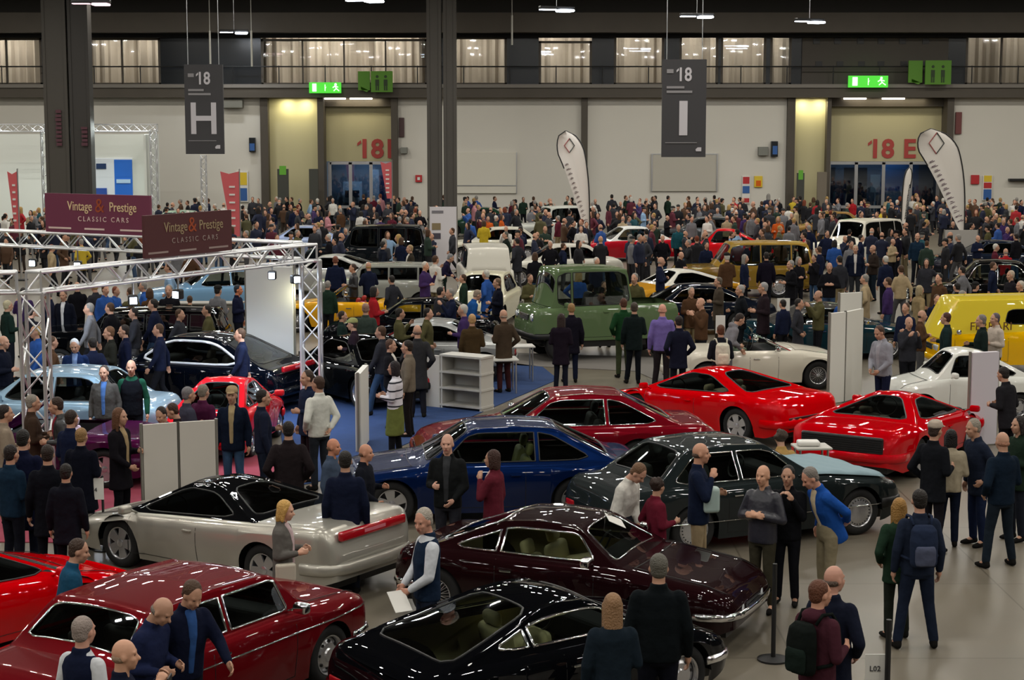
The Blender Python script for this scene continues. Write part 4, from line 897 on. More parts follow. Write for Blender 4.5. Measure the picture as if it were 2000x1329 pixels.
T_yel, SY, AY = car('tall yellow van with pale roof and dark lettering', 0, 0, 183, ph=(11.75, 39.2), style='suv', L=4.7, W=1.8, H=1.78, gh=(.012, .05, .90, .985), nofront=True, col='#e2ae06', roof='#d9c23a', wheel='plain', dlo=[(.50, 1.2), (.50, 1.52), (.66, 1.52), (.68, 1.2)], split=[], glass=GD, trim=M_BLACK)
T_lr, SL, AL = car('green off-road pickup with tall cab and canvas-free bed', 0, 0, 197, ph=(2.05, 42.0), style='suv', L=3.7, W=1.75, H=2.22, col='#5a6d4c', wheel='small', head='round', bump='black', r=.42, gc=.5, top=[(0, .7), (.005, 1.32), (.02, 1.34), (.4, 1.34), (.72, 1.34), (.8, 1.32), (.97, 1.30), (.995, 1.2), (1, .7)], gh=(.33, .36, .83, .88), rw=.7, split=[.74], bed=(.03, .31), fw=.16, hz=1.05, tz=1.0, bz=.62, cp=.5)
car('gold boxy estate car standing in the middle rows', 0, 0, 184, ph=(7.5, 56.6), style='suv', L=4.55, W=1.8, H=1.8, col='#7d6326', roof='#a5843a', wheel='plain', head='round', seats='#3a2a20')
car('gold and white small sports car in front of the gold estate', 0, 0, 205, ph=(5.0, 52.4), style='fast', L=4.1, col='#c08a28', roof='#dedbd0', wheel='five', head='round', glass=GD, detail=False)
car('white off-road car facing the visitors in the rear rows', 0, 0, 222, ph=(13.6, 68.3), style='suv', L=4.3, H=1.85, col='#d8d4c6', wheel='plain', head='round', glass=GD, detail=False)
car('navy blue low coupe parked behind the green pickup', 0, 0, 188, ph=(4.75, 46.8), style='coupe', col='#101520', wheel='plain', glass=GD, trim=M_CHROME, bump='chrome', head='round')
car('cream rounded saloon behind the man in black beside the pickup', 0, 0, 260, ph=(-.75, 49.0), style='sedan', L=4.1, W=1.55, H=1.45, col='#cfcbb2', wheel='plain', head='round', bump='chrome', glass=GD, trim=M_CHROME, detail=False)
car('white pickup van in the rows behind the cream saloon', 0, 0, 95, ph=(-.9, 56.5), style='suv', L=4.2, W=1.65, H=1.75, col='#d6d3c8', wheel='plain', glass=GD, detail=False)
car('white saloon beside the white pickup van', 0, 0, 190, ph=(1.6, 61.0), style='sedan', col='#d2cfc3', wheel='plain', glass=GD, detail=False)
car('red coupe with white roof under the white feather flag', 0, 0, 195, ph=(4.7, 71.2), style='coupe', H=1.4, col='#a81422', roof='#dfe0dc', wheel='five', detail=False)
car('plain red hatchback in the crowd behind the gold estate', 0, 0, 175, ph=(8.6, 69.8), style='small', L=3.8, W=1.6, H=1.4, r=.3, col='#c9141c', wheel='plain', detail=False)
car('black estate car behind the visitors left of the poster stand', 0, 0, 178, ph=(-5.35, 64.8), style='suv', L=4.6, H=1.85, col='#12161a', wheel='plain', detail=False, glass=GD)
car('silver fastback in front of the black estate car', 0, 0, 170, ph=(-6.0, 57.6), style='fast', H=1.3, col='#a9aaa6', metal=.5, wheel='plain', detail=False, glass=GD)
car('pale blue classic saloon under the truss spotlights', 0, 0, 200, ph=(-8.7, 51.0), style='sedan', col='#6f96b8', wheel='plain', head='round', trim=M_CHROME, bump='chrome', detail=False)
T_sed, S21, A21 = car('black executive saloon with bright chrome window outline', 0, 0, 158, ph=(-6.45, 35.0), style='sedan', L=4.85, W=1.86, H=1.44, col='#060a14', metal=.3, tail='bar', trim=mat('painted_glint_trim', (.85, .9, 1), .25, .25), wheel='five', gh=(.06, .30, .54, .73), cp=.42, tr=.028, split=[], wr=.17, tz=.86, seats='#3a3128')  # bright bluish reflection of the chrome is put into the whitish trim colour
car('black coupe with dark red lamps behind the striped sweater', 0, 0, 124, ph=(-3.2, 35.75), style='coupe', L=3.95, col='#08090b', tail='round4', plate='mid', wheel='plain', glass=GD)
car('silver coupe between the two black cars on the blue carpet', 0, 0, 176, ph=(-2.0, 38.6), style='coupe', L=4.1, H=1.3, col='#9b9d9c', metal=.5, wheel='five', glass=GD)
car('black saloon behind the silver coupe with brown seats', 0, 0, 178, ph=(-2.45, 42.6), style='sedan', L=4.3, H=1.36, col='#0b0d12', seats='#8a3a20', wheel='plain', head='round')
car('yellow open roadster in the middle rows', 0, 0, 172, ph=(-4.4, 47.2), style='conv', col='#d69d1c', seats='#a02018', wheel='wire', head='round', trim=M_CHROME)
car('grey open jeep behind the yellow roadster', 0, 0, 180, ph=(-4.0, 51.6), style='suv', L=3.9, H=1.5, col='#8d8f88', wheel='plain', glass=GD, detail=False, r=.34)
car('silver blue saloon reflecting spotlights behind the nearest truss tower', 0, 0, 172, ph=(-8.1, 30.3), style='sedan', L=4.4, col='#7f98a8', metal=.6, wheel='five')
car('dark purple roadster beside the nearest truss tower', 0, 0, 174, ph=(-7.4, 27.45), style='conv', L=4.0, W=1.6, H=1.2, col='#47103a', metal=.4, wheel='five', trim=M_CHROME, seats='#c0a8b8')
car('small red car behind the man in the cap', 0, 0, 84, ph=(-4.98, 30.0), style='small', L=3.3, W=1.4, H=1.26, col='#c01822', wheel='plain', head='round')
car('black box-shaped car left of the chrome-lined saloon', 0, 0, 180, ph=(-8.6, 39.2), style='suv', L=4.4, H=1.5, r=.33, col='#050608', wheel='plain', glass=GD)
T_wr, SW, AW = car('low white open sports car with bare cockpit', 0, 0, 6, ph=(5.2, 37.3), style='conv', L=3.95, W=1.75, H=1.05, col='#d9d3c4', wheel='wire', head='round', seats='#41503a', trim=M_CHROME)
car('dark teal convertible with grey soft top behind the panel tower', 0, 0, 4, ph=(7.75, 42.0), style='coupe', L=4.2, H=1.32, col='#15323d', roof='#4b4a48', wheel='plain', trim=M_CHROME, rear=False, seats='#222222')
car('black vintage car with chrome details right of the grey board', 0, 0, 170, ph=(14.0, 51.5), style='sedan', L=4.4, H=1.6, col='#0c0c0e', wheel='wire', head='round', trim=M_CHROME, bump='chrome', detail=False)
car('bronze saloon in the furthest row before portal 18 E', 0, 0, 180, ph=(14.6, 81.0), style='sedan', L=4.5, H=1.5, col='#8a6a3a', wheel='plain', detail=False)
car('pale grey off-road car in the furthest rows beside the feather flag', 0, 0, 200, ph=(2.0, 80.0), style='suv', L=4.0, H=1.8, col='#b9bbb2', wheel='plain', detail=False, glass=GD)
car('dark green car in front of the white projection board', 0, 0, 180, ph=(-1.6, 86.0), style='coupe', L=4.3, H=1.45, col='#1c3a2a', wheel='plain', detail=False, glass=GD)
car('beige saloon in the rear rows near the poster stand', 0, 0, 186, ph=(-.6, 70.8), style='sedan', col='#c9c5b4', wheel='plain', detail=False, glass=GD)
car('dark grey saloon in the furthest rows below the shutter panel', 0, 0, 176, ph=(8.6, 78.5), style='sedan', col='#3a3e40', wheel='plain', detail=False, glass=GD)
car('light green classic car in front of the far white stand', 0, 0, 180, ph=(-16.0, 82.0), style='sedan', H=1.5, col='#86a08c', wheel='plain', detail=False)
car('silver blue coupe in the crowd behind the partition wall', 0, 0, 185, ph=(-8.9, 73.0), style='coupe', col='#93a2c4', metal=.5, wheel='plain', detail=False, glass=GD)
car('dark blue car at the right edge of the rear rows', 0, 0, 182, ph=(17.6, 64.0), style='coupe', col='#1a2130', wheel='plain', detail=False, glass=GD)
# lettering on the yellow van, cloth over the bonnet, card in the windscreen
tx = text('side_lettering', 'FERRARI', .26, mat('lettering_brown', '#5a3210', .6), Matrix.Translation((1.2, .895 , 1.16)) @ Matrix.Rotation(pi, 4, 'Z') @ Matrix.Rotation(pi / 2, 4, 'X'), T_yel)
for k, (x0, x1) in enumerate(((1.15, 1.75),)): MB().box((x0 - 2.7, .885, .75), (x1 - 2.7, .905, 1.1)).build('side_vent', M_BLACK, T_yel)
c, s = cos(radians(14)), sin(radians(14)); V = []; nx, ny = 14, 12
Rm = Matrix.Translation((3.08, 23.72, 0)) @ Matrix.Rotation(radians(24), 4, 'Z')
rr = random.Random(5)
for i in range(nx + 1):
    for j in range(ny + 1):
        x = .80 + 1.15 * i / nx; y = -.80 + 1.5 * j / ny; w = A9['hw'](x) + .01; z = A9['top'](x) + .012 + .012 * sin(i * 1.3 + j)
        if abs(y) > w * .8: z = A9['top'](x) - .06 * (abs(y) - w * .8) / (w * .2) + .01
        if abs(y) > w - .01: y = -(w + .012) if y < 0 else w + .012; z -= .10
        V.append(Rm @ Vector((x, y, z + .008)))
tg = mesh('bonnet_cloth', V, [(i * (ny + 1) + j, (i + 1) * (ny + 1) + j, (i + 1) * (ny + 1) + j + 1, i * (ny + 1) + j + 1) for i in range(nx) for j in range(ny)], mat('pale_blue_cloth', '#7d959e', .8))
tag(tg, 'pale blue cloth spread over the bonnet of the dark grey-green saloon', 'cloth')
so = tg.modifiers.new('thickness', 'SOLIDIFY'); so.thickness = .008; so.offset = 1
Rm = Matrix.Translation((.78, 19.5, 0)) @ Matrix.Rotation(radians(-24), 4, 'Z')
xx = A4['gh'][3] - .42; zz = A4['zr'](xx) + .045
tag(MB().box((-.21, -.105, 0), (.21, .105, .004), Rm @ Matrix.Translation((xx, .18, zz)) @ Matrix.Rotation(radians(-62), 4, 'Z') @ Matrix.Rotation(radians(-24), 4, 'X')).build('windscreen_card', M_WHITE), 'white card lying on the windscreen of the dark purple-brown tourer', 'card')
# grey display counter and low boxes in the left stand
t = empty('display_counter', (-8.6, 44.6, 0), 0, 'low grey counter behind the black box-shaped car', 'counter')
MB().rbox((-1.6, 0, 0), (1.6, .5, .98), .03).build('counter_body', mat('counter_grey', '#6d6b62', .6), t); MB().rbox((-1.65, -.04, .98), (1.65, .54, 1.02), .01).build('counter_top', mat('counter_top', '#8b8880', .5), t)
# ------------------------------------------------------------ people
def ball(c, r, n=10):
    V, Fc = [], []
    m = n // 2 + 1
    for i in range(m + 1):
        th = pi * i / m
        for k in range(n): V.append(Vector((c[0] + r[0] * sin(th) * cos(2 * pi * k / n), c[1] + r[1] * sin(th) * sin(2 * pi * k / n), c[2] + r[2] * cos(th))))
    for i in range(m):
        for k in range(n): Fc.append((i * n + k, (i + 1) * n + k, (i + 1) * n + (k + 1) % n, i * n + (k + 1) % n))
    return V, Fc
def cone(a, ra, b, rb, n=10):
    a, b = Vector(a), Vector(b); d = b - a
    if d.length < 1e-5: return ball(a, (ra,) * 3, n)
    d.normalize(); u = d.orthogonal().normalized(); w = d.cross(u); V, Fc = [], []
    prof = [(a - d * ra * cos(t), ra * sin(t)) for t in (0.05, .5, 1.0, pi / 2)] + [(b + d * rb * cos(t), rb * sin(t)) for t in (pi / 2, 1.0, .5, .05)]
    for c, r in prof:
        for k in range(n): V.append(c + (u * cos(2 * pi * k / n) + w * sin(2 * pi * k / n)) * r)
    for i in range(len(prof) - 1):
        for k in range(n): Fc.append((i * n + k, i * n + (k + 1) % n, (i + 1) * n + (k + 1) % n, (i + 1) * n + k))
    Fc += [tuple(range(n - 1, -1, -1)), tuple((len(prof) - 1) * n + k for k in range(n))]
    return V, Fc
def stack(rings, n=16):
    # rings: (z, rx, ry, cx)
    V, Fc = [], []
    for z, rx, ry, cx in rings:
        for k in range(n):
            a = 2 * pi * k / n; ca, sa = cos(a), sin(a); V.append(Vector((cx + rx * (abs(ca) ** .85) * (1 if ca > 0 else -1), ry * (abs(sa) ** .85) * (1 if sa > 0 else -1), z)))
    for i in range(len(rings) - 1):
        for k in range(n): Fc.append((i * n + k, i * n + (k + 1) % n, (i + 1) * n + (k + 1) % n, (i + 1) * n + k))
    Fc += [tuple(range(n - 1, -1, -1)), tuple((len(rings) - 1) * n + k for k in range(n))]
    return V, Fc
class Blob:
    def __init__(s, M=None): s.b = MB(); s.M = M or Matrix()
    def put(s, vf, M=None):
        Q = s.M @ M if M is not None else s.M; s.b.add([Q @ v for v in vf[0]], vf[1]); return s
JOBS = []
def blob_obj(name, B, m, parent, vox, sm, post=None):
    o = B.b.build(name, m, parent, True); md = o.modifiers.new('r', 'REMESH'); md.mode = 'VOXEL'; md.voxel_size = vox; md.use_smooth_shade = True
    if sm: s = o.modifiers.new('s', 'SMOOTH'); s.iterations = sm; s.factor = .5
    JOBS.append((o, post)); return o
def flush():
    dg = bpy.context.evaluated_depsgraph_get()
    for o, post in JOBS:
        me = bpy.data.meshes.new_from_object(o.evaluated_get(dg), preserve_all_data_layers=False, depsgraph=dg); old = o.data
        o.modifiers.clear(); o.data = me; bpy.data.meshes.remove(old)
        if post: post(me)
    JOBS.clear()
ARM = {
 'down': ((-.02, .05, -.285), (.05, .06, -.53)), 'pocket': ((-.09, .10, -.27), (.08, .02, -.43)), 'hold': ((-.01, .04, -.28), (.22, -.05, -.25)),
 'phone': ((.13, .02, -.24), (.27, -.08, .0)), 'cross': ((.03, .08, -.26), (.18, -.17, -.21)), 'back': ((-.13, .05, -.25), (-.17, -.10, -.42)),
 'reach': ((.18, .05, -.20), (.40, .02, -.30)), 'hip': ((-.05, .19, -.20), (.08, .06, -.36)), 'face': ((.12, .04, -.25), (.17, -.09, -.03)),
 'swingf': ((.07, .05, -.27), (.20, .03, -.48)), 'swingb': ((-.12, .06, -.26), (-.14, .06, -.50)), 'low': ((.06, .04, -.28), (.22, -.08, -.42)), 'side': ((.0, .16, -.24), (.12, .30, -.42))}
LEG = {
 'stand': (((.02, .095, .50), (-.02, .11, .085)), ((.02, .095, .50), (-.02, .11, .085))),
 'ease': (((.03, .10, .50), (.02, .15, .085)), ((.0, .09, .50), (-.05, .09, .085))),
 'walk': (((.15, .09, .52), (.22, .09, .10)), ((-.02, .09, .50), (-.27, .10, .13))),
 'sit': (((.42, .13, .48), (.38, .14, .085)), ((.42, .13, .48), (.36, .14, .085))),
 'wide': (((.03, .14, .50), (.0, .20, .085)), ((.03, .14, .50), (.0, .20, .085)))}
HANDS = {}
def make_person(label, x, y, face, h=1.75, arms=('down', 'down'), legs='stand', lean=0, hp=0, hy=0, top='#20242c', bot='#23262e', hair='#2a211b', hairt='short', coat=0, shirt=None, skin='#b58a72', shoe='#191817', vox=.0115, fat=1.0, sleeve=None, hat=None, skirt=None, mtop=None, hood=False, group=None, stripes=False, collar=True, z0=0, bag=None):
    T = empty('person', (x, y, z0), radians(face), label, 'person', group); s = h / 1.78; S_ = Matrix.Scale(s, 4)
    hip = Vector((0, 0, .93)); TM = S_ @ Matrix.Translation(hip) @ Matrix.Rotation(radians(lean), 4, 'Y') @ Matrix.Translation(-hip)
    if lean > 15: TM = Matrix.Translation((-.10 * lean / 40, 0, 0)) @ TM
    LM = S_; drop = .45 if legs == 'sit' else 0
    if drop: TM = Matrix.Translation((0, 0, -drop * s)) @ TM
    HM = TM @ Matrix.Translation((.015, 0, 1.53)) @ Matrix.Rotation(radians(hy), 4, 'Z') @ Matrix.Rotation(radians(hp), 4, 'Y') @ Matrix.Translation((.01, 0, .115))
    big = vox < .014
    B = Blob()
    # head with face
    B.put(ball((-.012, 0, .03), (.098, .077, .105), 14), HM).put(ball((.03, 0, -.04), (.062, .056, .072), 12), HM).put(ball((.052, 0, -.088), (.03, .028, .028), 10), HM)
    B.put(cone((.083, 0, .012), .010, (.108, 0, -.022), .016, 8), HM).put(cone((.074, -.034, .034), .016, (.074, .034, .034), .016, 8), HM)
    for sd in (-1, 1):
        B.put(ball((.058, sd * .036, -.022), (.03, .026, .028), 8), HM).put(ball((-.005, sd * .079, -.005), (.018, .012, .032), 8), HM)
    B.put(cone((.082, -.02, -.058), .012, (.082, .02, -.058), .012, 8), HM)
    B.put(cone((-.03, 0, -.04), .056, (-.035, 0, -.17), .062, 12), HM)
    B.put(stack([(.85 if drop else .80, .09, .14, 0), (.92, .10, .155, 0), (1.08, .085, .14, 0), (1.25, .085, .15, .0), (1.36, .07, .13, -.015), (1.43, .055, .08, -.025), (1.52, .055, .06, -.02)]), TM)
    sh = {}
    for i, sd in ((0, 1), (1, -1)):
        S0 = Vector((-.01, sd * .19 * min(fat, 1.08), 1.40)); e, w = ARM[arms[i]]; E = S0 + Vector((e[0], sd * e[1], e[2])); Wr = S0 + Vector((w[0], sd * w[1], w[2]))
        sh[i] = (S0, E, Wr, sd)
        B.put(cone(S0 + Vector((0, -sd * .05, -.03)), .036, E, .034), TM).put(cone(E, .038, Wr, .026), TM)
        d = (Wr - E).normalized(); n = d.cross(Vector((0, 0, 1)));
        n = (Vector((0, -sd, 0)) - d * d.dot(Vector((0, -sd, 0))))
        if n.length < .2: n = Vector((0, 0, -1)) - d * d.dot(Vector((0, 0, -1)))
        n.normalize(); u = d.cross(n).normalized()
        if u.x < 0 and abs(d.z) > .7: u = -u
        elif u.z < 0 and abs(d.z) <= .7: u = -u
        P = Wr + d * .05
        B.put(cone(Wr, .026, P, .032), TM)
        Q = Matrix((( d.x, u.x, n.x, 0), (d.y, u.y, n.y, 0), (d.z, u.z, n.z, 0), (0, 0, 0, 1)))
        B.put(ball((0, 0, 0), (.05, .042, .018), 10), TM @ Matrix.Translation(P) @ Q)
        fr = .0098 if big else .011
        for k in range(4):
            L = (.032, .037, .035, .026)[k]; f0 = P + d * .038 + u * (.033 - .022 * k); f1 = f0 + d * L + n * .006; f2 = f1 + d * L * .55 + n * L * .55; f3 = f2 + d * .004 + n * .018
            B.put(cone(f0, fr, f1, fr * .95, 6), TM).put(cone(f1, fr * .95, f2, fr * .85, 6), TM).put(cone(f2, fr * .85, f3, fr * .8, 6), TM)
        B.put(cone(P - d * .025 + u * .03, .013, P + d * .012 + u * .056 + n * .012, .011, 6), TM).put(cone(P + d * .012 + u * .056 + n * .012, .011, P + d * .042 + u * .054 + n * .024, .009, 6), TM)
    HANDS[label] = [T.matrix_basis @ TM @ sh[i][2] for i in (0, 1)]
    lg = []
    for i, sd in ((0, 1), (1, -1)):
        k, a = LEG[legs][i]; H0 = Vector((0, sd * .09, .90 - drop)); K = Vector((k[0], sd * k[1], k[2])); A = Vector((a[0], sd * a[1], a[2])); lg.append((H0, K, A, sd))
        B.put(cone(H0, .075, K, .05), LM).put(cone(K, .05, A, .036), LM).put(cone(A, .036, A + Vector((.10, sd * .02, -.045)), .03), LM)
    eyes = [HM @ Vector((.080, sd * .031, .012)) for sd in (-1, 1)]; lips = [HM @ Vector((.094, q * .013, -.058)) for q in (-1, 0, 1)]; brow = [HM @ Vector((.088, sd * (.022 + .018 * q), .040)) for sd in (-1, 1) for q in (0, 1)]
    def post(me):
        n = len(me.polygons); c = np.empty(n * 3, np.float32); me.polygons.foreach_get('center', c); c = c.reshape(-1, 3); mi = np.zeros(n, np.int32)
        for P_, r_, k in ((eyes, .011, 1), (lips, .0095, 2), (brow, .0085, 3)):
            for p in P_: mi[np.linalg.norm(c - np.array(p[:]), axis=1) < r_ * s] = k
        me.polygons.foreach_set('material_index', mi)
    col = lambda o, c: setattr(o, 'color', (*[v for v in rgb(c)[:3]], 1))
    o = blob_obj('body', B, [M_SKIN, M_EYE, M_LIP, M_HAIR], T, vox, 2, post); col(o, skin)
    # trousers and shoes
    v2 = vox * 1.25; LW = Blob(LM); LW.put(stack([(z_ - drop, a_, b_, c_) for z_, a_, b_, c_ in ((.80, .10, .14, -.005), (.86, .122 * fat, .168 * fat, -.005), (.93, .122 * fat, .168 * fat, -.002), (1.0, .115 * fat, .158 * fat, 0), (1.03, .11 * fat, .152 * fat, 0))]))
    for H0, K, A, sd in lg:
        LW.put(cone(H0 + Vector((0, 0, -.02 if not drop else 0)), .092 * fat, K, .066)).put(cone(K, .066, A + Vector((0, 0, .02)), .056))
    col(blob_obj('trousers', LW, mat_cloth(), T, v2, 2), bot)
    SH = Blob(LM)
    for H0, K, A, sd in lg:
        tilt = .03 if A.z > .1 else 0
        SH.put(cone(A + Vector((-.03, 0, -.04)), .042, A + Vector((.11, sd * .02, -.05 - tilt)), .040)).put(cone(A + Vector((.10, sd * .02, -.052 - tilt)), .040, A + Vector((.16, sd * .03, -.056 - tilt)), .028)).put(cone(A + Vector((-.01, 0, .01)), .044, A + Vector((-.02, 0, -.03)), .044))
    o = blob_obj('shoes', SH, mat_cloth(), T, v2, 1); col(o, shoe)
    # jacket / top
    J = Blob(TM); hem = .84 - coat; f = fat
    J.put(stack([(hem, .125 * f + .10 * coat, .18 * f + .10 * coat, 0), (hem + .03, .13 * f + .09 * coat, .182 * f + .09 * coat, 0)] + ([(.80, .13 * f, .185 * f, 0)] if coat > .1 else []) + [(.95, .13 * f, .18 * f, 0), (1.08, .125 * f, .178 * f, .0), (1.24, .128 * f, .195 * f, .005), (1.36, .118, .198, -.01), (1.43, .095, .16, -.018), (1.475, .068, .088, -.022), (1.50 + (.03 if collar else 0), .066, .072, -.022)]))
    for i in (0, 1):
        S0, E, Wr, sd = sh[i]
        if sleeve == 'vest': continue
        J.put(cone(S0 + Vector((0, -sd * .03, -.01)), .078, E, .058)).put(cone(E, .058, Wr - (Wr - E).normalized() * .015, .043))
    if hood: J.put(ball((-.085, 0, 1.47), (.075, .11, .07), 12))
    jm = M_STRIPE() if stripes else (mtop or mat_cloth())
    o = blob_obj('jacket' if not stripes else 'sweater', J, jm, T, v2, 2); col(o, top)
    if sleeve == 'vest':
        Bs = Blob(TM)
        for i in (0, 1):
            S0, E, Wr, sd = sh[i]; Bs.put(cone(S0 + Vector((0, -sd * .03, -.01)), .074, E, .056)).put(cone(E, .056, Wr - (Wr - E).normalized() * .015, .042))
        Bs.put(stack([(1.30, .10, .16, 0), (1.44, .085, .12, -.01), (1.52, .062, .066, -.02)])); col(blob_obj('shirt', Bs, mat_cloth(), T, v2, 2), shirt or '#d5d3cf')
    elif shirt:
        Bs = Blob(TM); zb_ = .92
        Bs.put(stack([(zb_, .05, .035, .092 * f), (1.1, .05, .04, .092 * f), (1.28, .05, .05, .092 * f), (1.40, .05, .05, .072), (1.48, .05, .058, .022), (1.51, .055, .058, -.01)], 12)); col(blob_obj('shirt', Bs, mat_cloth(), T, v2, 1), shirt)
    if skirt:
        K = Blob(LM); K.put(stack([(.46, .15, .24, .01), (.5, .155, .24, .01), (.7, .15, .215, .0), (.9, .135, .185, 0), (1.0, .128, .172, 0)])); col(blob_obj('skirt', K, mat_cloth(), T, v2, 1), skirt)
    # hair / hat
    Hh = Blob(HM)
    if hairt == 'bald': 
        Hh.put(ball((-.034, 0, -.012), (.083, .0825, .046), 14))
    elif hairt == 'short': Hh.put(ball((-.028, 0, .048), (.099, .084, .098), 14)).put(ball((-.055, 0, -.01), (.062, .076, .07), 12))
    elif hairt == 'curly':
        rr = random.Random(int(h * 1000))
        for q in range(16): a = rr.uniform(0, 6.28); e_ = rr.uniform(-.2, 1.4); Hh.put(ball((-.03 + .085 * cos(a) * cos(e_) - (.02 if cos(a) > 0 else 0), .085 * sin(a) * cos(e_), .035 + .09 * sin(e_)), (.042, .042, .042), 8))
        Hh.put(ball((-.04, 0, .03), (.09, .09, .095), 12))
    elif hairt in ('long', 'bob', 'vlong'):
        Hh.put(ball((-.028, 0, .048), (.101, .088, .10), 14)); ln = {'bob': .14, 'long': .24, 'vlong': .36}[hairt]
        Hh.put(stack([(-ln, .035, .075, -.075), (-ln * .5, .055, .092, -.065), (0, .065, .09, -.055), (.05, .07, .086, -.045)], 14))
        for sd in (-1, 1): Hh.put(cone((.0, sd * .078, .03), .024, (-.01, sd * .08, -ln * .8), .022))
    if hairt != 'none': col(blob_obj('hair', Hh, M_HAIR, T, v2, 1), hair)
    if hat:
        Ht = Blob(HM); Ht.put(stack([(.055, .112, .094, -.014), (.09, .112, .093, -.014), (.13, .095, .08, -.015), (.158, .05, .045, -.015)], 16)).put(ball((.105, 0, .058), (.07, .07, .010), 12)); col(blob_obj('cap', Ht, mat_cloth(), T, v2, 1), hat)
    T['rad'] = .27
    return T
def mat_cloth(): return M_CLOTH
def M_STRIPE():
    if 'striped_knit' in MATS: return MATS['striped_knit']
    m = mat('striped_knit', '#d9d8dc', .9, bump=.3); nt = m.node_tree; b = nt.nodes['Principled BSDF']
    tc = nt.nodes.new('ShaderNodeTexCoord'); sx = nt.nodes.new('ShaderNodeSeparateXYZ'); nt.links.new(tc.outputs['Object'], sx.inputs[0])
    md = nt.nodes.new('ShaderNodeMath'); md.operation = 'MODULO'; md.inputs[1].default_value = .135; nt.links.new(sx.outputs['Z'], md.inputs[0])
    gt = nt.nodes.new('ShaderNodeMath'); gt.operation = 'GREATER_THAN'; gt.inputs[1].default_value = .108; nt.links.new(md.outputs[0], gt.inputs[0])
    mx = nt.nodes.new('ShaderNodeMix'); mx.data_type = 'RGBA'; mx.inputs[6].default_value = rgb('#cfcdd4'); mx.inputs[7].default_value = rgb('#23232c'); nt.links.new(gt.outputs[0], mx.inputs[0]); nt.links.new(mx.outputs[2], b.inputs['Base Color']); return m
PEOPLE = []
def hp(label, px, yh, face, h=1.75, **k):
    # px, yh: picture position of the top of the head
    lean = k.get('lean', 0); he = .52 * h + .48 * h * cos(radians(lean)) + .01 - (.45 * h / 1.78 if k.get('legs') == 'sit' else 0)
    x, y = gp(px, yh, he)
    dd = k.pop('dd', 0); x *= (y + dd) / y; y += dd
    if lean: dx = .8 * sin(radians(lean)) * h / 1.78 * .85; x -= dx * cos(radians(face)); y -= dx * sin(radians(face))
    away = k.pop('away', False)
    if k.pop('fix', True):
        best = None
        for q in range(0, 46):
            d = (q + 1) // 2 * .04 * (1 if q % 2 else -1); h2 = CH - (CH - h) * (y + d) / y; x2, y2 = x * (y + d) / y, y + d
            if not 1.45 <= h2 <= 1.93 or (away and d < 0): continue
            pen = 0
            for a, b in PEOPLE: pen += max(0, .40 - hypot(a - x2, b - y2)) * 2
            for cx, cy, hd, L, W, lb, _ in CARS:
                dx, dy = x2 - cx, y2 - cy; u = abs(dx * cos(hd) + dy * sin(hd)); v = abs(-dx * sin(hd) + dy * cos(hd))
                if u < L / 2 + .16 and v < W / 2 + .2: pen += min(L / 2 + .16 - u, W / 2 + .2 - v) * 3 + .3
            sc = pen + abs(d) * .35
            if best is None or sc < best[0]: best = (sc, x2, y2, h2)
            if sc < .001: break
        if best: _, x, y, h = best
    T = make_person(label, x, y, face, h, **k); PEOPLE.append((x, y)); del T['rad']; return T
def backpack(P, label, col, accent=None, face=0, h=1.75):
    M = P.matrix_basis @ Matrix.Scale(h / 1.78, 4); t = empty('backpack', (0, 0, 0), 0, label, 'backpack'); t.matrix_basis = M
    B = Blob(); B.put(stack([(.98, .07, .13, -.215), (1.02, .085, .15, -.22), (1.25, .09, .155, -.22), (1.38, .075, .14, -.21), (1.43, .04, .10, -.19)])); o = blob_obj('bag_body', B, M_CLOTH, t, .014, 2); o.color = rgb(col)
    B = Blob(); B.put(stack([(1.0, .03, .10, -.30), (1.04, .04, .115, -.30), (1.18, .04, .115, -.30), (1.22, .02, .10, -.30)])); o = blob_obj('front_pocket', B, M_CLOTH, t, .014, 1); o.color = rgb(accent or col)
    for sd in (-1, 1):
        o = MB().tube([(-.15, sd * .10, 1.42), (-.08, sd * .115, 1.50), (.04, sd * .12, 1.49), (.125, sd * .125, 1.38), (.15, sd * .13, 1.25), (.10, sd * .17, 1.12), (-.05, sd * .20, 1.06), (-.16, sd * .13, 1.04)], .017, 6).build('strap', M_CLOTH, t, True); o.color = rgb(col)
    return t
# ------------------------------------------------------------ visitors near the camera, one by one
NAVY, BLK, CHAR, JEAN, DJEAN, OLIVE = '#171d2c', '#121317', '#26262b', '#2f4460', '#1c2638', '#3b3a2c'
P = hp('person with dark hair and navy backpack standing alone facing away', 1797, 955, 92, 1.76, arms=('down', 'down'), legs='wide', top='#1f2738', bot='#1a2233', hair='#1b1512', skin='#b88b75')
backpack(P, 'navy and grey backpack on the person standing alone', '#222b40', '#4a4f63', h=1.76)
P = hp('person with light brown hair in dark green coat left of the backpack wearer', 1757, 972, 100, 1.64, arms=('pocket', 'low'), top='#1f3326', bot='#20241f', hair='#96703a', hairt='long', coat=.12)
P = hp('person in maroon hooded jacket with black backpack, reddish hair, looking right', 1600, 1132, 40, 1.74, arms=('hold', 'hold'), top='#42212b', bot='#1b1c22', hair='#5a3524', hood=True, skin='#c08d75', hy=-15)
backpack(P, 'large black backpack on the person in the maroon jacket', '#101513', '#16201c', h=1.74)
hp('balding person in long dark navy coat beside the maroon jacket', 1628, 1104, 60, 1.80, arms=('down', 'pocket'), top='#161a29', bot='#15171f', hair='#55483f', hairt='bald', coat=.30, hy=-30, skin='#bb8b78')
hp('bald person in grey leather jacket with crossed arms and olive trousers', 1492, 907, 235, 1.73, arms=('cross', 'cross'), legs='ease', top='#25252f', bot='#38352a', hair='#5b4c40', hairt='bald', mtop=M_LEATHER, skin='#c59579')
hp('person in black holding a camera behind the crossed-arm person', 1540, 908, 250, 1.74, arms=('phone', 'face'), top=BLK, bot='#14151a', hair='#141210')
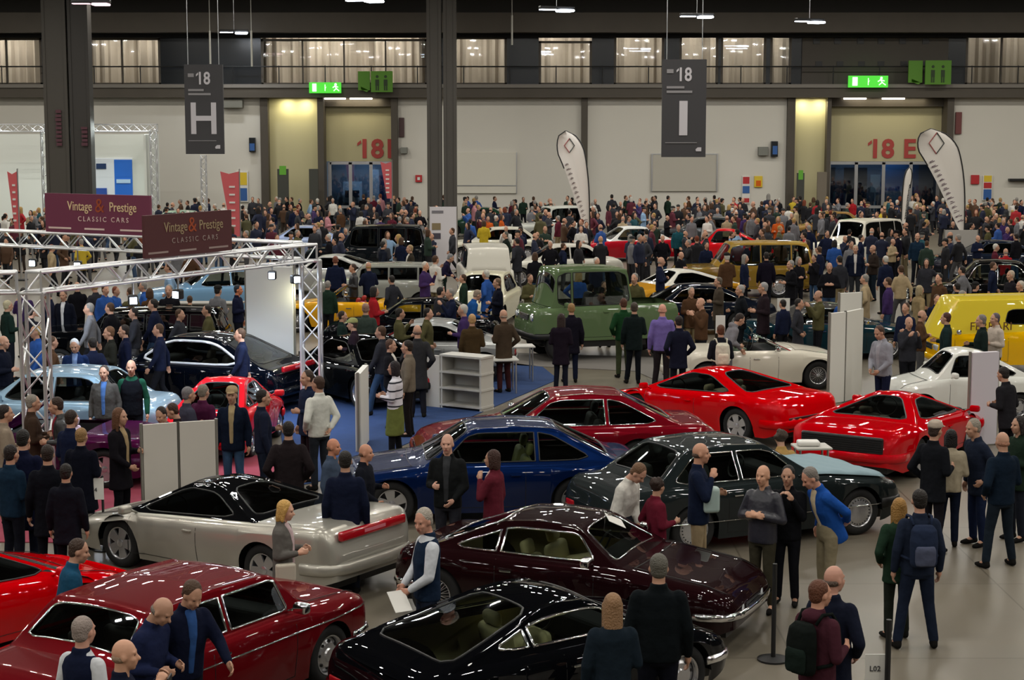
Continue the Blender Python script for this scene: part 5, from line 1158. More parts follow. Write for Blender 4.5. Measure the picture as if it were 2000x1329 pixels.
hp('grey-haired person bending sideways in bright blue jacket and khaki trousers', 1580, 912, 200, 1.76, arms=('back', 'pocket'), lean=24, top='#1c4a96', bot='#8a8068', hair='#77706a', shirt='#c9b99b', coat=.04, skin='#c48f78', hp=5)
P = hp('person in camel coat sitting on a stool near the red supercar', 1525, 848, 100, 1.66, arms=('hold', 'hold'), legs='sit', lean=8, fix=False, dd=.35, top='#a98752', bot='#3a3226', hair='#3a2c22', hairt='curly')
t = empty('folding_stool', (P.location.x, P.location.y, 0), 0, 'small black stool under the person in the camel coat', 'stool')
MB().rbox((-.17, -.17, .30), (.17, .17, .335), .015).build('stool_seat', M_BLACKP, t)
for a in (-1, 1):
    for b in (-1, 1): MB().tube([(a * .15, b * .15, 0), (a * .12, b * .12, .31)], .012).build('leg', M_STEEL, t)
hp('balding bearded person in navy jacket and pale khaki trousers facing right', 1366, 864, -12, 1.80, arms=('hold', 'face'), legs='ease', top='#161e33', bot='#a59273', hair='#4a3a30', hairt='bald', coat=.04, skin='#bf8e74')
hp('person with dark curly hair in wine red coat beside the white jumper', 1283, 932, 20, 1.52, arms=('pocket', 'hold'), top='#601a2a', bot='#18181d', hair='#2c1c15', hairt='curly', coat=.22, hy=200 - 180, away=True)
hp('person in white jumper leaning over the dark purple-brown tourer', 1243, 902, -35, 1.70, arms=('low', 'low'), lean=18, dd=.1, top='#c9c6bf', bot='#24262e', hair='#6b4f39', hp=25, skin='#c3937c', away=True)
hp('person with dark bob in wine red jacket turned to the dark blue coupe', 964, 878, 160, 1.62, arms=('face', 'down'), legs='walk', top='#5b1f2b', bot='#3b1a24', hair='#38211a', hairt='bob', shirt='#c9a7a4', coat=.1, away=True)
hp('balding person in black jacket with strap facing the camera by the blue coupe', 874, 846, 262, 1.78, arms=('low', 'hold'), legs='ease', top='#17191a', bot='#2b2c33', hair='#6c5d55', hairt='bald', shirt='#35373a', skin='#c89a85', away=True)
hp('grey-haired person in navy gilet with white sleeves before the silver car', 833, 990, 200, 1.80, arms=('low', 'low'), top='#18263a', bot='#1f2636', hair='#a79e92', sleeve='vest', shirt='#c9cdd3', hy=35, hp=12, skin='#c38e78')
hp('blonde person in grey blazer and pink top beside the red saloon', 552, 976, -8, 1.68, arms=('hold', 'hold'), top='#5f5c58', bot='#3a332f', hair='#c49a55', hairt='bob', shirt='#c9b2b4', skin='#cf9f86', coat=.05, hp=8, away=True)
hp('person in teal jacket leaning behind the dark red saloon', 150, 1052, 20, 1.74, arms=('hold', 'low'), lean=12, top='#1b4560', bot='#2b2d30', hair='#3c2c22', hy=-15)
hp('balding person with glasses in navy jumper bowing over a phone', 303, 1158, -25, 1.72, arms=('hold', 'hold'), lean=12, top='#1c2340', bot='#1b1d26', hair='#6f655c', hairt='bald', hp=22)
hp('person in dark navy suit with one hand on the red saloon', 368, 1127, -50, 1.76, arms=('reach', 'down'), lean=10, top='#11162a', bot='#12151f', hair='#4a3628', shirt='#2e4f86', hp=18)
hp('grey-haired person in white sleeves and navy vest at the lower frame edge', 160, 1203, 60, 1.74, arms=('down', 'down'), top='#141a30', bot='#151923', hair='#8d8079', sleeve='vest', shirt='#c9ccd0', skin='#c2917d')
hp('bald person raising a phone at the lower frame edge', 238, 1247, 5, 1.74, arms=('phone', 'phone'), top='#15182a', bot='#181a24', hair='#8e7560', hairt='bald', skin='#c6967b')
hp('person with long light brown hair in dark teal coat seen from behind', 1197, 1158, 95, 1.66, arms=('down', 'hold'), top='#17212a', bot='#181a22', hair='#8a6a4c', hairt='vlong', coat=.2)
hp('tall grey-haired person in black jacket with pale arm stripes seen from behind', 1287, 1081, 88, 1.84, arms=('down', 'down'), top='#0e1316', bot='#11131c', hair='#5a574f', coat=.0, fat=1.12)
hp('bald person in blue shirt beside the dark blue coupe front', 649, 855, -20, 1.76, arms=('hold', 'down'), top='#3f4b5e', bot=CHAR, hair='#735440', hairt='bald', skin='#c08468', away=True)
hp('dark-haired person in navy jacket with white back mark, seen from behind', 674, 880, 92, 1.76, arms=('down', 'down'), top='#141a2e', bot='#191c26', hair='#1d1814', away=True)
hp('person with receding brown hair in black jacket beside the blue coupe bonnet', 712, 866, -15, 1.78, arms=('hold', 'low'), top='#15171f', bot='#1b1d28', hair='#5f412f', hairt='bald', skin='#c08a70', away=True)
P = hp('person in dark brown jacket seen from behind beside the pale panels', 563, 822, 95, 1.76, arms=('pocket', 'pocket'), top='#221c1e', bot='#1d2b3c', hair='#1c1613', fat=1.12, coat=.06)
hp('person in dark navy jumper facing the stand beside the cap wearer', 512, 760, 20, 1.76, arms=('hold', 'down'), legs='ease', top='#1a1f30', bot='#1a2130', hair='#1d1714', hy=-10)
hp('person in flat beige cap, navy jacket and blue jeans facing the camera', 453, 755, 268, 1.74, arms=('down', 'down'), legs='ease', top='#121a2b', bot='#3a5472', hair='#6b5a4a', hat='#9b8566', shirt='#a08d6a', coat=.04)
hp('person with brown hair in white shirt standing by the truss tower', 622, 734, 130, 1.78, arms=('pocket', 'back'), top='#cbcbc2', bot='#22262c', hair='#3e2b20', hy=20)
hp('person in dark suit half hidden behind the white shirt', 601, 722, 215, 1.78, arms=('hold', 'down'), top='#1a2338', bot='#20161b', hair='#3b2c22', coat=.1)
hp('person in black and white striped sweater with olive green skirt', 771, 705, 165, 1.68, arms=('hold', 'hold'), legs='ease', top='#cfcdd4', bot='#15161a', hair='#1c1418', hairt='bob', stripes=True, skirt='#646b38')
hp('person in beige jumper seen sideways behind the striped sweater', 797, 664, 172, 1.76, arms=('down', 'hold'), top='#6d6356', bot='#1a1616', hair='#221a14')
hp('person with white fur collar turned to the person in beige', 762, 662, -10, 1.68, arms=('phone', 'hold'), top='#19191d', bot='#16171c', hair='#4b3224', shirt='#d3cec6')
hp('person in long dark grey coat behind the person in beige', 815, 634, 95, 1.80, arms=('pocket', 'pocket'), top='#2f2f31', bot='#1b1b22', hair='#6a5448', hairt='bald', coat=.28)
hp('blond person in brown coat beside the shelf unit', 922, 613, 95, 1.72, arms=('down', 'hold'), top='#40321f', bot='#2a2320', hair='#b08c5e', coat=.1)
hp('person in grey brown coat beside the white tables', 984, 604, 120, 1.76, arms=('hold', 'pocket'), top='#3f3429', bot='#3c1f20', hair='#8d7a6a', hairt='bald', coat=.2)
hp('blond person in black coat in front of the green pickup', 1116, 592, 95, 1.74, arms=('down', 'down'), legs='ease', top='#15131d', bot='#151a2c', hair='#8f6f45', coat=.18)
hp('dark-haired person with long coat left of the blond person by the pickup', 1096, 612, 80, 1.66, arms=('hold', 'hold'), top='#1b141e', bot='#171a26', hair='#2a1c18', hairt='long', coat=.22)
hp('person in dark green jacket half behind the black-clad person by the pickup', 1218, 582, 100, 1.78, arms=('pocket', 'hold'), top='#17391f', bot='#39402c', hair='#4a2a1c')
hp('person in black coat seen from behind in front of the pickup bonnet', 1239, 590, 92, 1.78, arms=('down', 'hold'), legs='ease', top='#121b1b', bot='#12151b', hair='#3b3028', coat=.1)
hp('bald person in lilac purple jumper seen from behind', 1294, 593, 88, 1.80, arms=('down', 'hold'), legs='ease', top='#6e5f9e', bot='#241f22', hair='#b58470', hairt='bald', skin='#c98f7c')
hp('person in dark navy coat just right of the lilac jumper', 1326, 616, 100, 1.76, arms=('pocket', 'pocket'), top='#171a2a', bot='#15171f', hair='#1f1816', coat=.15)
P = hp('person carrying a pale backpack behind the red coupe', 1408, 634, 95, 1.70, arms=('hold', 'hold'), top='#1a1c24', bot='#16171d', hair='#55321f')
backpack(P, 'pale cream backpack on the person behind the red coupe', '#c9c5b4', '#d6c9b6', h=1.70)
hp('person in grey hooded top leaning over the white open car', 1447, 612, 10, 1.72, arms=('reach', 'hold'), lean=26, top='#77757a', bot='#5d5b60', hair='#2a1d18', hood=True)
hp('grey-haired person in black jacket facing left behind the white open car', 1447, 556, 190, 1.80, arms=('pocket', 'hold'), top='#14171b', bot='#16181c', hair='#9b9894', coat=.1)
hp('grey-haired person in dark maroon coat facing the teal convertible', 1492, 551, 190, 1.82, arms=('hold', 'hold'), top='#241b20', bot='#16161b', hair='#8e8c8c', coat=.2, hy=170 - 180)
hp('person in grey brown coat beside the gold boxy estate car', 1404, 541, 190, 1.74, arms=('hold', 'down'), top='#423a31', bot='#3a342c', hair='#5d5347', coat=.2)
hp('person in grey striped shirt and dark gilet with hands together', 1722, 634, 215, 1.78, arms=('low', 'low'), legs='ease', top='#8d8f98', bot='#181c33', hair='#4a342a', shirt='#9ea0a8', lean=6, hp=15)
hp('person in beige coat with light hair beside the motorcycles', 1796, 557, 20, 1.70, arms=('hold', 'pocket'), top='#8a7858', bot='#4a4434', hair='#9a8b6c', hairt='bob', coat=.25)
hp('person in light knit cap and black coat facing right near the red supercar', 1826, 822, 40, 1.76, arms=('pocket', 'hold'), top='#16181d', bot='#1b1a20', hair='#33261f', hat='#a79a8c', coat=.14)
hp('person with black hair in cream jacket and dark trousers seen from behind', 1858, 838, 85, 1.66, arms=('hold', 'hold'), legs='ease', top='#a79c86', bot='#131a2a', hair='#120f10', hairt='bob')
hp('grey-haired person in navy anorak bending to look right of the cream jacket', 1904, 817, 200, 1.76, arms=('pocket', 'down'), lean=8, top='#1d2434', bot='#18213a', hair='#8a8276', coat=.12)
hp('bald person in dark teal jumper standing near the right frame edge', 1960, 843, 110, 1.76, arms=('pocket', 'hold'), legs='wide', top='#121e2c', bot='#1a222b', hair='#9c6f58', hairt='bald')
hp('person in green patterned coat cut by the right frame edge', 1992, 812, 200, 1.72, arms=('hold', 'hold'), top='#1c2a20', bot='#1c1f28', hair='#1d1613', hairt='bob', coat=.1)
hp('person with long dark hair in black coat and pale scarf with tall boots', 232, 796, -20, 1.74, arms=('hold', 'low'), top='#131116', bot='#101014', hair='#5a3a24', hairt='long', shirt='#a08a68', coat=.22)
hp('short-haired blond person in black coat facing away beside the card sign', 158, 835, 75, 1.70, arms=('hold', 'hold'), top='#0d0f1a', bot='#1a1c29', hair='#8a6a42', coat=.25, fat=1.1, away=True)
hp('person in dark leather jacket and red scarf facing left by the stand', 112, 775, 190, 1.74, arms=('hold', 'hold'), lean=8, top='#26272a', bot='#23202a', hair='#33241c', mtop=M_LEATHER, shirt='#7a2432')
hp('person in dark blue coat seen from behind at the left frame edge', 44, 838, 80, 1.82, arms=('down', 'hold'), top='#10142a', bot='#0f1320', hair='#15120f', coat=.3, fat=1.12)
hp('person in cream quilted jacket cut by the left frame edge', 8, 790, 20, 1.74, arms=('hold', 'hold'), top='#8a7c6c', bot='#2b2d30', hair='#241a16')
hp('person in dark blue jacket below the cream jacket at the left edge', 20, 868, 60, 1.70, arms=('down', 'hold'), top='#14283a', bot='#14161f', hair='#1d1512')
hp('person with glasses in grey jacket and blue shirt facing the camera', 203, 713, 268, 1.78, arms=('down', 'down'), top='#4b4946', bot='#232630', hair='#3a3029', shirt='#4a6ea8')
hp('bald person in black gilet with dark green sleeves beside the blue shirt', 256, 702, 275, 1.76, arms=('down', 'down'), top='#111319', bot='#161920', hair='#b08c74', hairt='bald', sleeve='vest', shirt='#1c4a38')
hp('white-haired person in navy suit looking down in the stand', 146, 660, 275, 1.76, arms=('hold', 'hold'), top='#16264a', bot='#15192a', hair='#b9bcc0', shirt='#6f86b0', hp=18)
hp('person with brown hair in dark jacket, outer one of the pair by the black saloon', 214, 637, 200, 1.76, arms=('hold', 'down'), top='#23241f', bot='#1d1e26', hair='#6a4a32')
hp('person with dark hair in navy jacket, inner one of the pair by the black saloon', 243, 634, 200, 1.78, arms=('down', 'hold'), top='#151a30', bot='#1a1c28', hair='#241b17')
hp('grey-haired person in grey jacket beside the small red car', 366, 755, 30, 1.70, arms=('hold', 'hold'), top='#3a3a48', bot='#20222c', hair='#6f6c6e')
hp('grey-haired person in maroon jumper beside the small red car', 396, 750, 60, 1.72, arms=('hold', 'hold'), top='#4a1c3a', bot='#20222c', hair='#7d7468')
hp('dark-haired person looking over the pale panels', 318, 792, 250, 1.62, arms=('hold', 'hold'), top='#1d2130', bot='#191b22', hair='#221712', hp=20)
hp('brown-haired person looking over the pale panels', 343, 786, 190, 1.64, arms=('hold', 'hold'), top='#2a2026', bot='#191b22', hair='#3a241a', hp=20)
hp('grey-haired person in black coat at the left edge inside the stand', 5, 655, 350, 1.76, arms=('down', 'hold'), top='#10131f', bot='#12141c', hair='#a08c84', hairt='bald')
hp('person with white hair in dark green jacket left of the truss tower', 14, 586, 40, 1.76, arms=('down', 'hold'), top='#14241f', bot='#15181f', hair='#a8a083')
hp('person in black suit with white collar in the stand', 124, 566, 262, 1.80, arms=('down', 'down'), top='#10131f', bot='#11131c', hair='#5a4a3e', shirt='#c9cbd0')
hp('person with dark hair photographing in front of the partition wall', 533, 570, 190, 1.66, arms=('phone', 'hold'), top='#16171f', bot='#16171f', hair='#251d1a', shirt='#b9b4b4', coat=.1)
hp('person in navy jacket with reddish face beside the partition wall', 464, 556, 350, 1.74, arms=('down', 'hold'), top='#171a30', bot='#181a24', hair='#1f2733', skin='#c47a58')
hp('person with brown hair and olive jacket beside the black saloon roof', 487, 612, 80, 1.72, arms=('hold', 'down'), top='#4a4230', bot='#2a2620', hair='#3a2c24')
hp('person in navy jumper standing by the truss tower and dark estate', 655, 500, 92, 1.80, arms=('down', 'down'), top='#151c33', bot='#171a25', hair='#6f4030', fat=1.1)
hp('person in black leather jacket beside the navy jumper by the tower', 690, 515, 200, 1.72, arms=('hold', 'hold'), top='#15161a', bot='#3c3a44', hair='#3c2a22', mtop=M_LEATHER)
hp('person in dark jacket and blue jeans walking behind the yellow roadster', 748, 471, 30, 1.80, arms=('swingf', 'swingb'), legs='walk', top='#151a26', bot='#39506e', hair='#22201e')
hp('person in olive brown coat with a strap behind the black saloon', 801, 478, 200, 1.80, arms=('hold', 'low'), top='#322d25', bot='#2b2824', hair='#9a805c', coat=.25, shirt='#c9c5bd')
hp('person in dark purple navy jacket bending toward the red cars', 882, 496, 0, 1.76, arms=('reach', 'hold'), lean=22, top='#1c1830', bot='#15231f', hair='#7a7a7c')
hp('person in dark green coat standing beside the white pickup van', 988, 452, 200, 1.80, arms=('pocket', 'pocket'), top='#17201c', bot='#15171b', hair='#56554c', coat=.2)
hp('person in blue jumper bending beside the cream saloon', 934, 566, 20, 1.72, arms=('hold', 'hold'), lean=20, top='#1a4a86', bot='#1b1e28', hair='#8a7a6a')
hp('person in black top with fair beard beside the cream saloon', 972, 543, 195, 1.80, arms=('hold', 'low'), top='#101320', bot='#15171d', hair='#6b5440', fat=1.1)
hp('person in grey green coat left of the black saloon', 714, 592, 90, 1.76, arms=('down', 'down'), top='#36403a', bot='#20231f', hair='#8a6a5a', coat=.2, away=True)
hp('person in dark green jacket beside the truss tower, looking right', 668, 607, 0, 1.72, arms=('hold', 'down'), top='#1b2a27', bot='#1b1e22', hair='#2c211c', away=True)
hp('person with olive knit cap beside the grey green coat', 690, 622, 180, 1.70, arms=('hold', 'down'), top='#241a22', bot='#1b1e22', hair='#3a2c24', hat='#8d8f5e', away=True)
hp('person in blue grey polo with stern face behind the panel tower', 1671, 478, 262, 1.84, arms=('down', 'down'), top='#111728', bot='#2a2c30', hair='#a9a28c', shirt='#b9b4b0', fat=1.08)
hp('person in dark brown jacket with pink face beside the stern person', 1706, 478, 200, 1.78, arms=('hold', 'down'), top='#2c2420', bot='#16202a', hair='#7a5a52', hairt='bald')
hp('person in black cap and dark jacket behind the motorcycles', 1752, 450, 200, 1.80, arms=('down', 'hold'), top='#14121f', bot='#15171d', hair='#1a1512', hat='#0f0f12')
hp('person in dark teal jacket facing the camera behind the motorcycles', 1792, 455, 265, 1.82, arms=('hold', 'down'), top='#15283a', bot='#181b22', hair='#9a8072', hairt='bald')
hp('person in long brown fur coat near the gold boxy estate', 1577, 468, 200, 1.76, arms=('hold', 'down'), top='#4a3524', bot='#2a2018', hair='#2a1f18', hairt='long', coat=.34)
hp('dark-haired person in black jacket in front of the gold estate doors', 1497, 492, 92, 1.78, arms=('down', 'down'), top='#16131f', bot='#16181e', hair='#1d1714')
hp('grey-haired person in black coat in front of the gold estate tail', 1545, 508, 200, 1.78, arms=('hold', 'hold'), top='#121216', bot='#15151a', hair='#8d8a86', coat=.15)
hp('person with red-brown hair in front of the yellow van', 1849, 610, 160, 1.74, arms=('down', 'hold'), top='#1b2a2a', bot='#181a22', hair='#46241a')
hp('grey-haired person in dark green jacket in front of the yellow van', 1918, 614, 175, 1.76, arms=('down', 'hold'), top='#172220', bot='#181a22', hair='#77706c', fat=1.1)
hp('person with pale shoulders and short grey hair at the yellow van door', 1945, 611, 200, 1.74, arms=('hold', 'hold'), top='#b9aca0', bot='#22242a', hair='#5a5058')
hp('white-haired person in black coat beside the black vintage car', 1975, 528, 200, 1.80, arms=('hold', 'hold'), top='#1d1b20', bot='#17171c', hair='#b5a490', coat=.2)
hp('white-haired person at the right frame edge above the yellow van', 1994, 548, 200, 1.76, arms=('hold', 'hold'), top='#1d1b24', bot='#17171c', hair='#b9b3a8')
hp('dark-clad person leaning right of the white panel tower', 1962, 716, 130, 1.72, arms=('hold', 'hold'), lean=8, top='#1f1e22', bot='#141519', hair='#1c1614', coat=.1)
hp('person in black coat between the dark blue coat and the card sign', 92, 868, 100, 1.74, arms=('down', 'hold'), top='#0f1118', bot='#12131a', hair='#241a15', coat=.22)
hp('person with dark hair in deep blue jacket right of the leather jacket', 138, 800, 60, 1.72, arms=('hold', 'down'), top='#141b33', bot='#14161f', hair='#2b1d16')
hp('grey-haired person in brown jacket beside the nearest truss tower', 62, 770, 20, 1.74, arms=('hold', 'hold'), top='#3b2d24', bot='#17181f', hair='#817a70')
hp('person in dark coat below the leather jacket at the stand edge', 128, 905, 85, 1.72, arms=('down', 'down'), top='#12131c', bot='#101118', hair='#1b1512', coat=.15)
# things carried
def held(name, who, hand, off, sz, rz, m, label, cat):
    p = [v for k, v in HANDS.items() if k.startswith(who)][0][hand] + Vector(off)
    tag(MB().rbox((-sz[0] / 2, -sz[1] / 2, -sz[2] / 2), (sz[0] / 2, sz[1] / 2, sz[2] / 2), min(sz) * .3, Matrix.Translation(p) @ Matrix.Rotation(radians(rz[1]), 4, 'Z') @ Matrix.Rotation(radians(rz[0]), 4, 'X')).build(name, m), label, cat)
held('paper_sheet', 'grey-haired person in navy gilet', 0, (-.10, -.10, -.09), (.19, .006, .26), (-50, 30), M_WHITE, 'white sheet of paper held low by the person in the navy gilet', 'paper')
held('phone', 'bald person raising a phone', 1, (.10, .06, .05), (.15, .012, .08), (0, 90), M_BLACKP, 'dark phone held up by the bald person at the lower edge', 'phone')
held('shoulder_bag', 'blonde person in grey blazer', 1, (-.12, -.05, -.2), (.22, .09, .20), (0, 20), mat('bag_cream', '#b9b2a2', .6), 'cream shoulder bag beside the blonde person in the blazer', 'bag')
held('plastic_bag', 'balding bearded person in navy', 1, (0, 0, -.26), (.2, .14, .32), (0, 10), mat('bag_pale_green', '#a9bdb8', .4), 'pale green plastic bag held by the person in khaki trousers', 'bag')
# ------------------------------------------------------------ crowd in the middle and rear rows
PRO = []
def proto(i, **k):
    T = make_person('p', 0, -60 - i, 0, 1.75, vox=.019, **k); del T['rad']; PRO.append(T); return T
proto(0, arms=('down', 'down'), legs='stand'); proto(1, arms=('hold', 'down'), legs='ease'); proto(2, arms=('phone', 'hold'), legs='stand', coat=.12)
proto(3, arms=('pocket', 'pocket'), legs='ease', coat=.2); proto(4, arms=('swingf', 'swingb'), legs='walk'); proto(5, arms=('hold', 'hold'), legs='stand', hairt='bob')
proto(6, arms=('cross', 'cross'), legs='ease', hairt='bald'); proto(7, arms=('hip', 'down'), legs='stand', hairt='long', coat=.1); proto(8, arms=('down', 'hold'), legs='wide', hairt='short', hat='#222222', coat=.05)
proto(9, arms=('phone', 'phone'), legs='stand', hairt='bald')
flush()
HAIRW = {0: '', 1: '', 2: '', 3: '', 4: '', 5: 'bobbed ', 6: 'balding ', 7: 'long ', 8: 'capped ', 9: 'balding '}
TOPS = [('black', '#131318'), ('navy', '#171d33'), ('charcoal', '#2c2d33'), ('dark green', '#1e3026'), ('brown', '#4a3424'), ('grey', '#6a6a6e'), ('white', '#c9c6bf'), ('beige', '#a08e70'), ('red', '#9a1f26'), ('blue', '#2a4f92'), ('maroon', '#521d2a'), ('purple', '#3b2a55'), ('olive', '#4d4a30'), ('orange', '#b5521f'), ('yellow', '#b9a02c'), ('teal', '#1d4a54'), ('light blue', '#7d9ab8'), ('pink', '#b07a80')]
TW = [24, 22, 16, 6, 7, 5, 3.5, 4, 2.5, 3, 4, 3, 4, .8, .6, 2.5, 1.5, 1]
BOTS = [('dark trousers', '#17181d'), ('blue jeans', '#30445f'), ('grey trousers', '#4a4a4d'), ('khaki trousers', '#7a6d52'), ('brown trousers', '#352a22')]
HAIRS = [('dark', '#1c1714'), ('brown', '#46301f'), ('grey', '#86827c'), ('fair', '#a1834f'), ('white', '#bdb9b0'), ('reddish', '#6a3420')]
POSE = {0: 'arms down', 1: 'one arm raised', 2: 'taking a picture', 3: 'hands in pockets', 4: 'walking', 5: 'holding something', 6: 'arms crossed', 7: 'hand on hip', 8: 'feet apart', 9: 'both hands up'}
LMK = [('black estate', -5.35, 64.8), ('silver fastback', -6.0, 57.6), ('pale blue saloon', -8.7, 51), ('poster stand', -2.9, 66), ('white pickup van', -.9, 56.5), ('cream saloon', -.9, 48.8), ('teardrop flag', 2.6, 74), ('red coupe', 4.7, 71.2), ('gold estate', 7.5, 56.6), ('gold sports car', 5, 52.4), ('white off-road car', 13.6, 68.3), ('largest white flag', 16.4, 66), ('grey board', 16.8, 64.8), ('red hatchback', 8.6, 69.8), ('bronze saloon', 14.6, 81), ('dark grey saloon', 8.6, 78.5), ('18 I portal', -8, 92), ('18 E portal', 19, 92), ('projection board', -1.3, 91), ('steel columns', -3.4, 84), ('shutter panel', 8.8, 91), ('blue poster', -19, 86), ('red banner flag', -11, 70), ('silver blue coupe', -9.6, 70), ('dark blue car', 17.6, 64), ('black vintage car', 14, 51.5), ('white saloon', 1.6, 61), ('beige saloon', .9, 70.5), ('grey jeep', -2.7, 51.2), ('green pickup', 1.75, 42), ('safety board', 12.5, 92), ('black box-shaped car', -8.6, 39.2), ('pale counter', -8.6, 44.8), ('green car', -16, 82), ('left truss', -22, 84)]
SEEN = set(); rnd = random.Random(11)
def wchoice(L, w): return rnd.choices(L, w)[0]
def clone(T, x, y, fa, h, tc, bc, hc, label, pname, z=0):
    r = T.copy(); COL.objects.link(r); r.location = (x, y, z); r.rotation_euler = (0, 0, radians(fa)); s = h / 1.75; r.scale = (s, s, s); r['label'] = label; r['group'] = 'visitors in the rear rows'
    for ch in T.children:
        c = ch.copy(); COL.objects.link(c); c.parent = r
        n = ch.name.split('.')[0]
        if n == 'jacket' : c.color = rgb(tc)
        elif n == 'trousers': c.color = rgb(bc)
        elif n == 'hair': c.color = rgb(hc)
        elif n == 'body': v = rnd.uniform(.8, 1.1); k = rgb('#bb8e76'); c.color = (k[0] * v, k[1] * v, k[2] * v, 1)
    return r
def free(x, y, m):
    for a, b in PEOPLE:
        if (a - x) ** 2 + (b - y) ** 2 < m * m: return False
    for cx, cy, hd, L, W, lb, _ in CARS:
        dx, dy = x - cx, y - cy; u = dx * cos(hd) + dy * sin(hd); v = -dx * sin(hd) + dy * cos(hd)
        if abs(u) < L / 2 + .32 and abs(v) < W / 2 + .34: return False
    for a, b, r in ((-4.05, 84.3, .8), (-3.0, 84.3, 1.0), (-22.4, 84.3, 1.2), (-21, 84.3, 1.2), (2.6, 74, .6), (16.4, 66, .8), (16.3, 72, .5), (-4.2, 67, .2), (-11, 70, .5), (-17, 62, .5), (-6.3, 86, .5), (16.8, 65, 1.4), (-2.4, 66.2, 1.1), (-7.0, 44.8, 1.6), (-8.6, 44.8, 1.6), (-10.2, 44.8, 1.6), (-5.1, 35.8, .9), (4.5, 46.0, .3)):
        if (a - x) ** 2 + (b - y) ** 2 < (r + .2) ** 2: return False
    if y > 82 and x < -17: return False
    if y > 92.6: return False
    return True
def add_person(x, y, fa=None, top=None, bot=None, hair=None, pi_=None, h=None, m=.52):
    if not free(x, y, m): return False
    for tries in range(250):
        ti = top if top is not None and tries < 20 else TOPS.index(wchoice(TOPS, TW)); b = rnd.choices(range(5), [10, 5, 3, 1.5, 1])[0]; hi = rnd.choices(range(6), [7, 6, 4, 2, 2, 1])[0]; k = pi_ if pi_ is not None and tries < 20 else rnd.choices(range(10), [6, 6, 4, 6, 3, 5, 3, 4, 2, 3])[0]
        lm = sorted(LMK, key=lambda q: (q[1] - x) ** 2 + ((q[2] - y) * .8) ** 2)[0]
        dy = y - lm[2]; dx = x - lm[1]; rel = 'beside' if abs(dy) < 1.2 or abs(dx) > abs(dy) * 2 else ('behind' if dy > 0 else 'in front of')
        hw_ = ('capped head' if k == 8 else 'balding head' if k in (6, 9) else (HAIRS[hi][0] + ' ' + HAIRW[k].strip() + ' hair').replace('  ', ' '))
        lab = '%s, %s jacket, %s, %s, %s the %s' % (hw_, TOPS[ti][0], BOTS[b][0], POSE[k], rel, lm[0])
        lab = 'person with ' + lab
        if lab not in SEEN and len(lab.replace('-', ' ').split()) <= 17: break
    w = lab.split()
    if len(w) > 16: lab = lab.replace('person with ', 'person, ')
    SEEN.add(lab); clone(PRO[k], x, y, fa if fa is not None else rnd.uniform(0, 360), h or rnd.gauss(1.72, .07), TOPS[ti][1], BOTS[b][1], HAIRS[hi][1], lab, 'x'); PEOPLE.append((x, y)); return True
T_ = {n: i for i, (n, _) in enumerate(TOPS)}
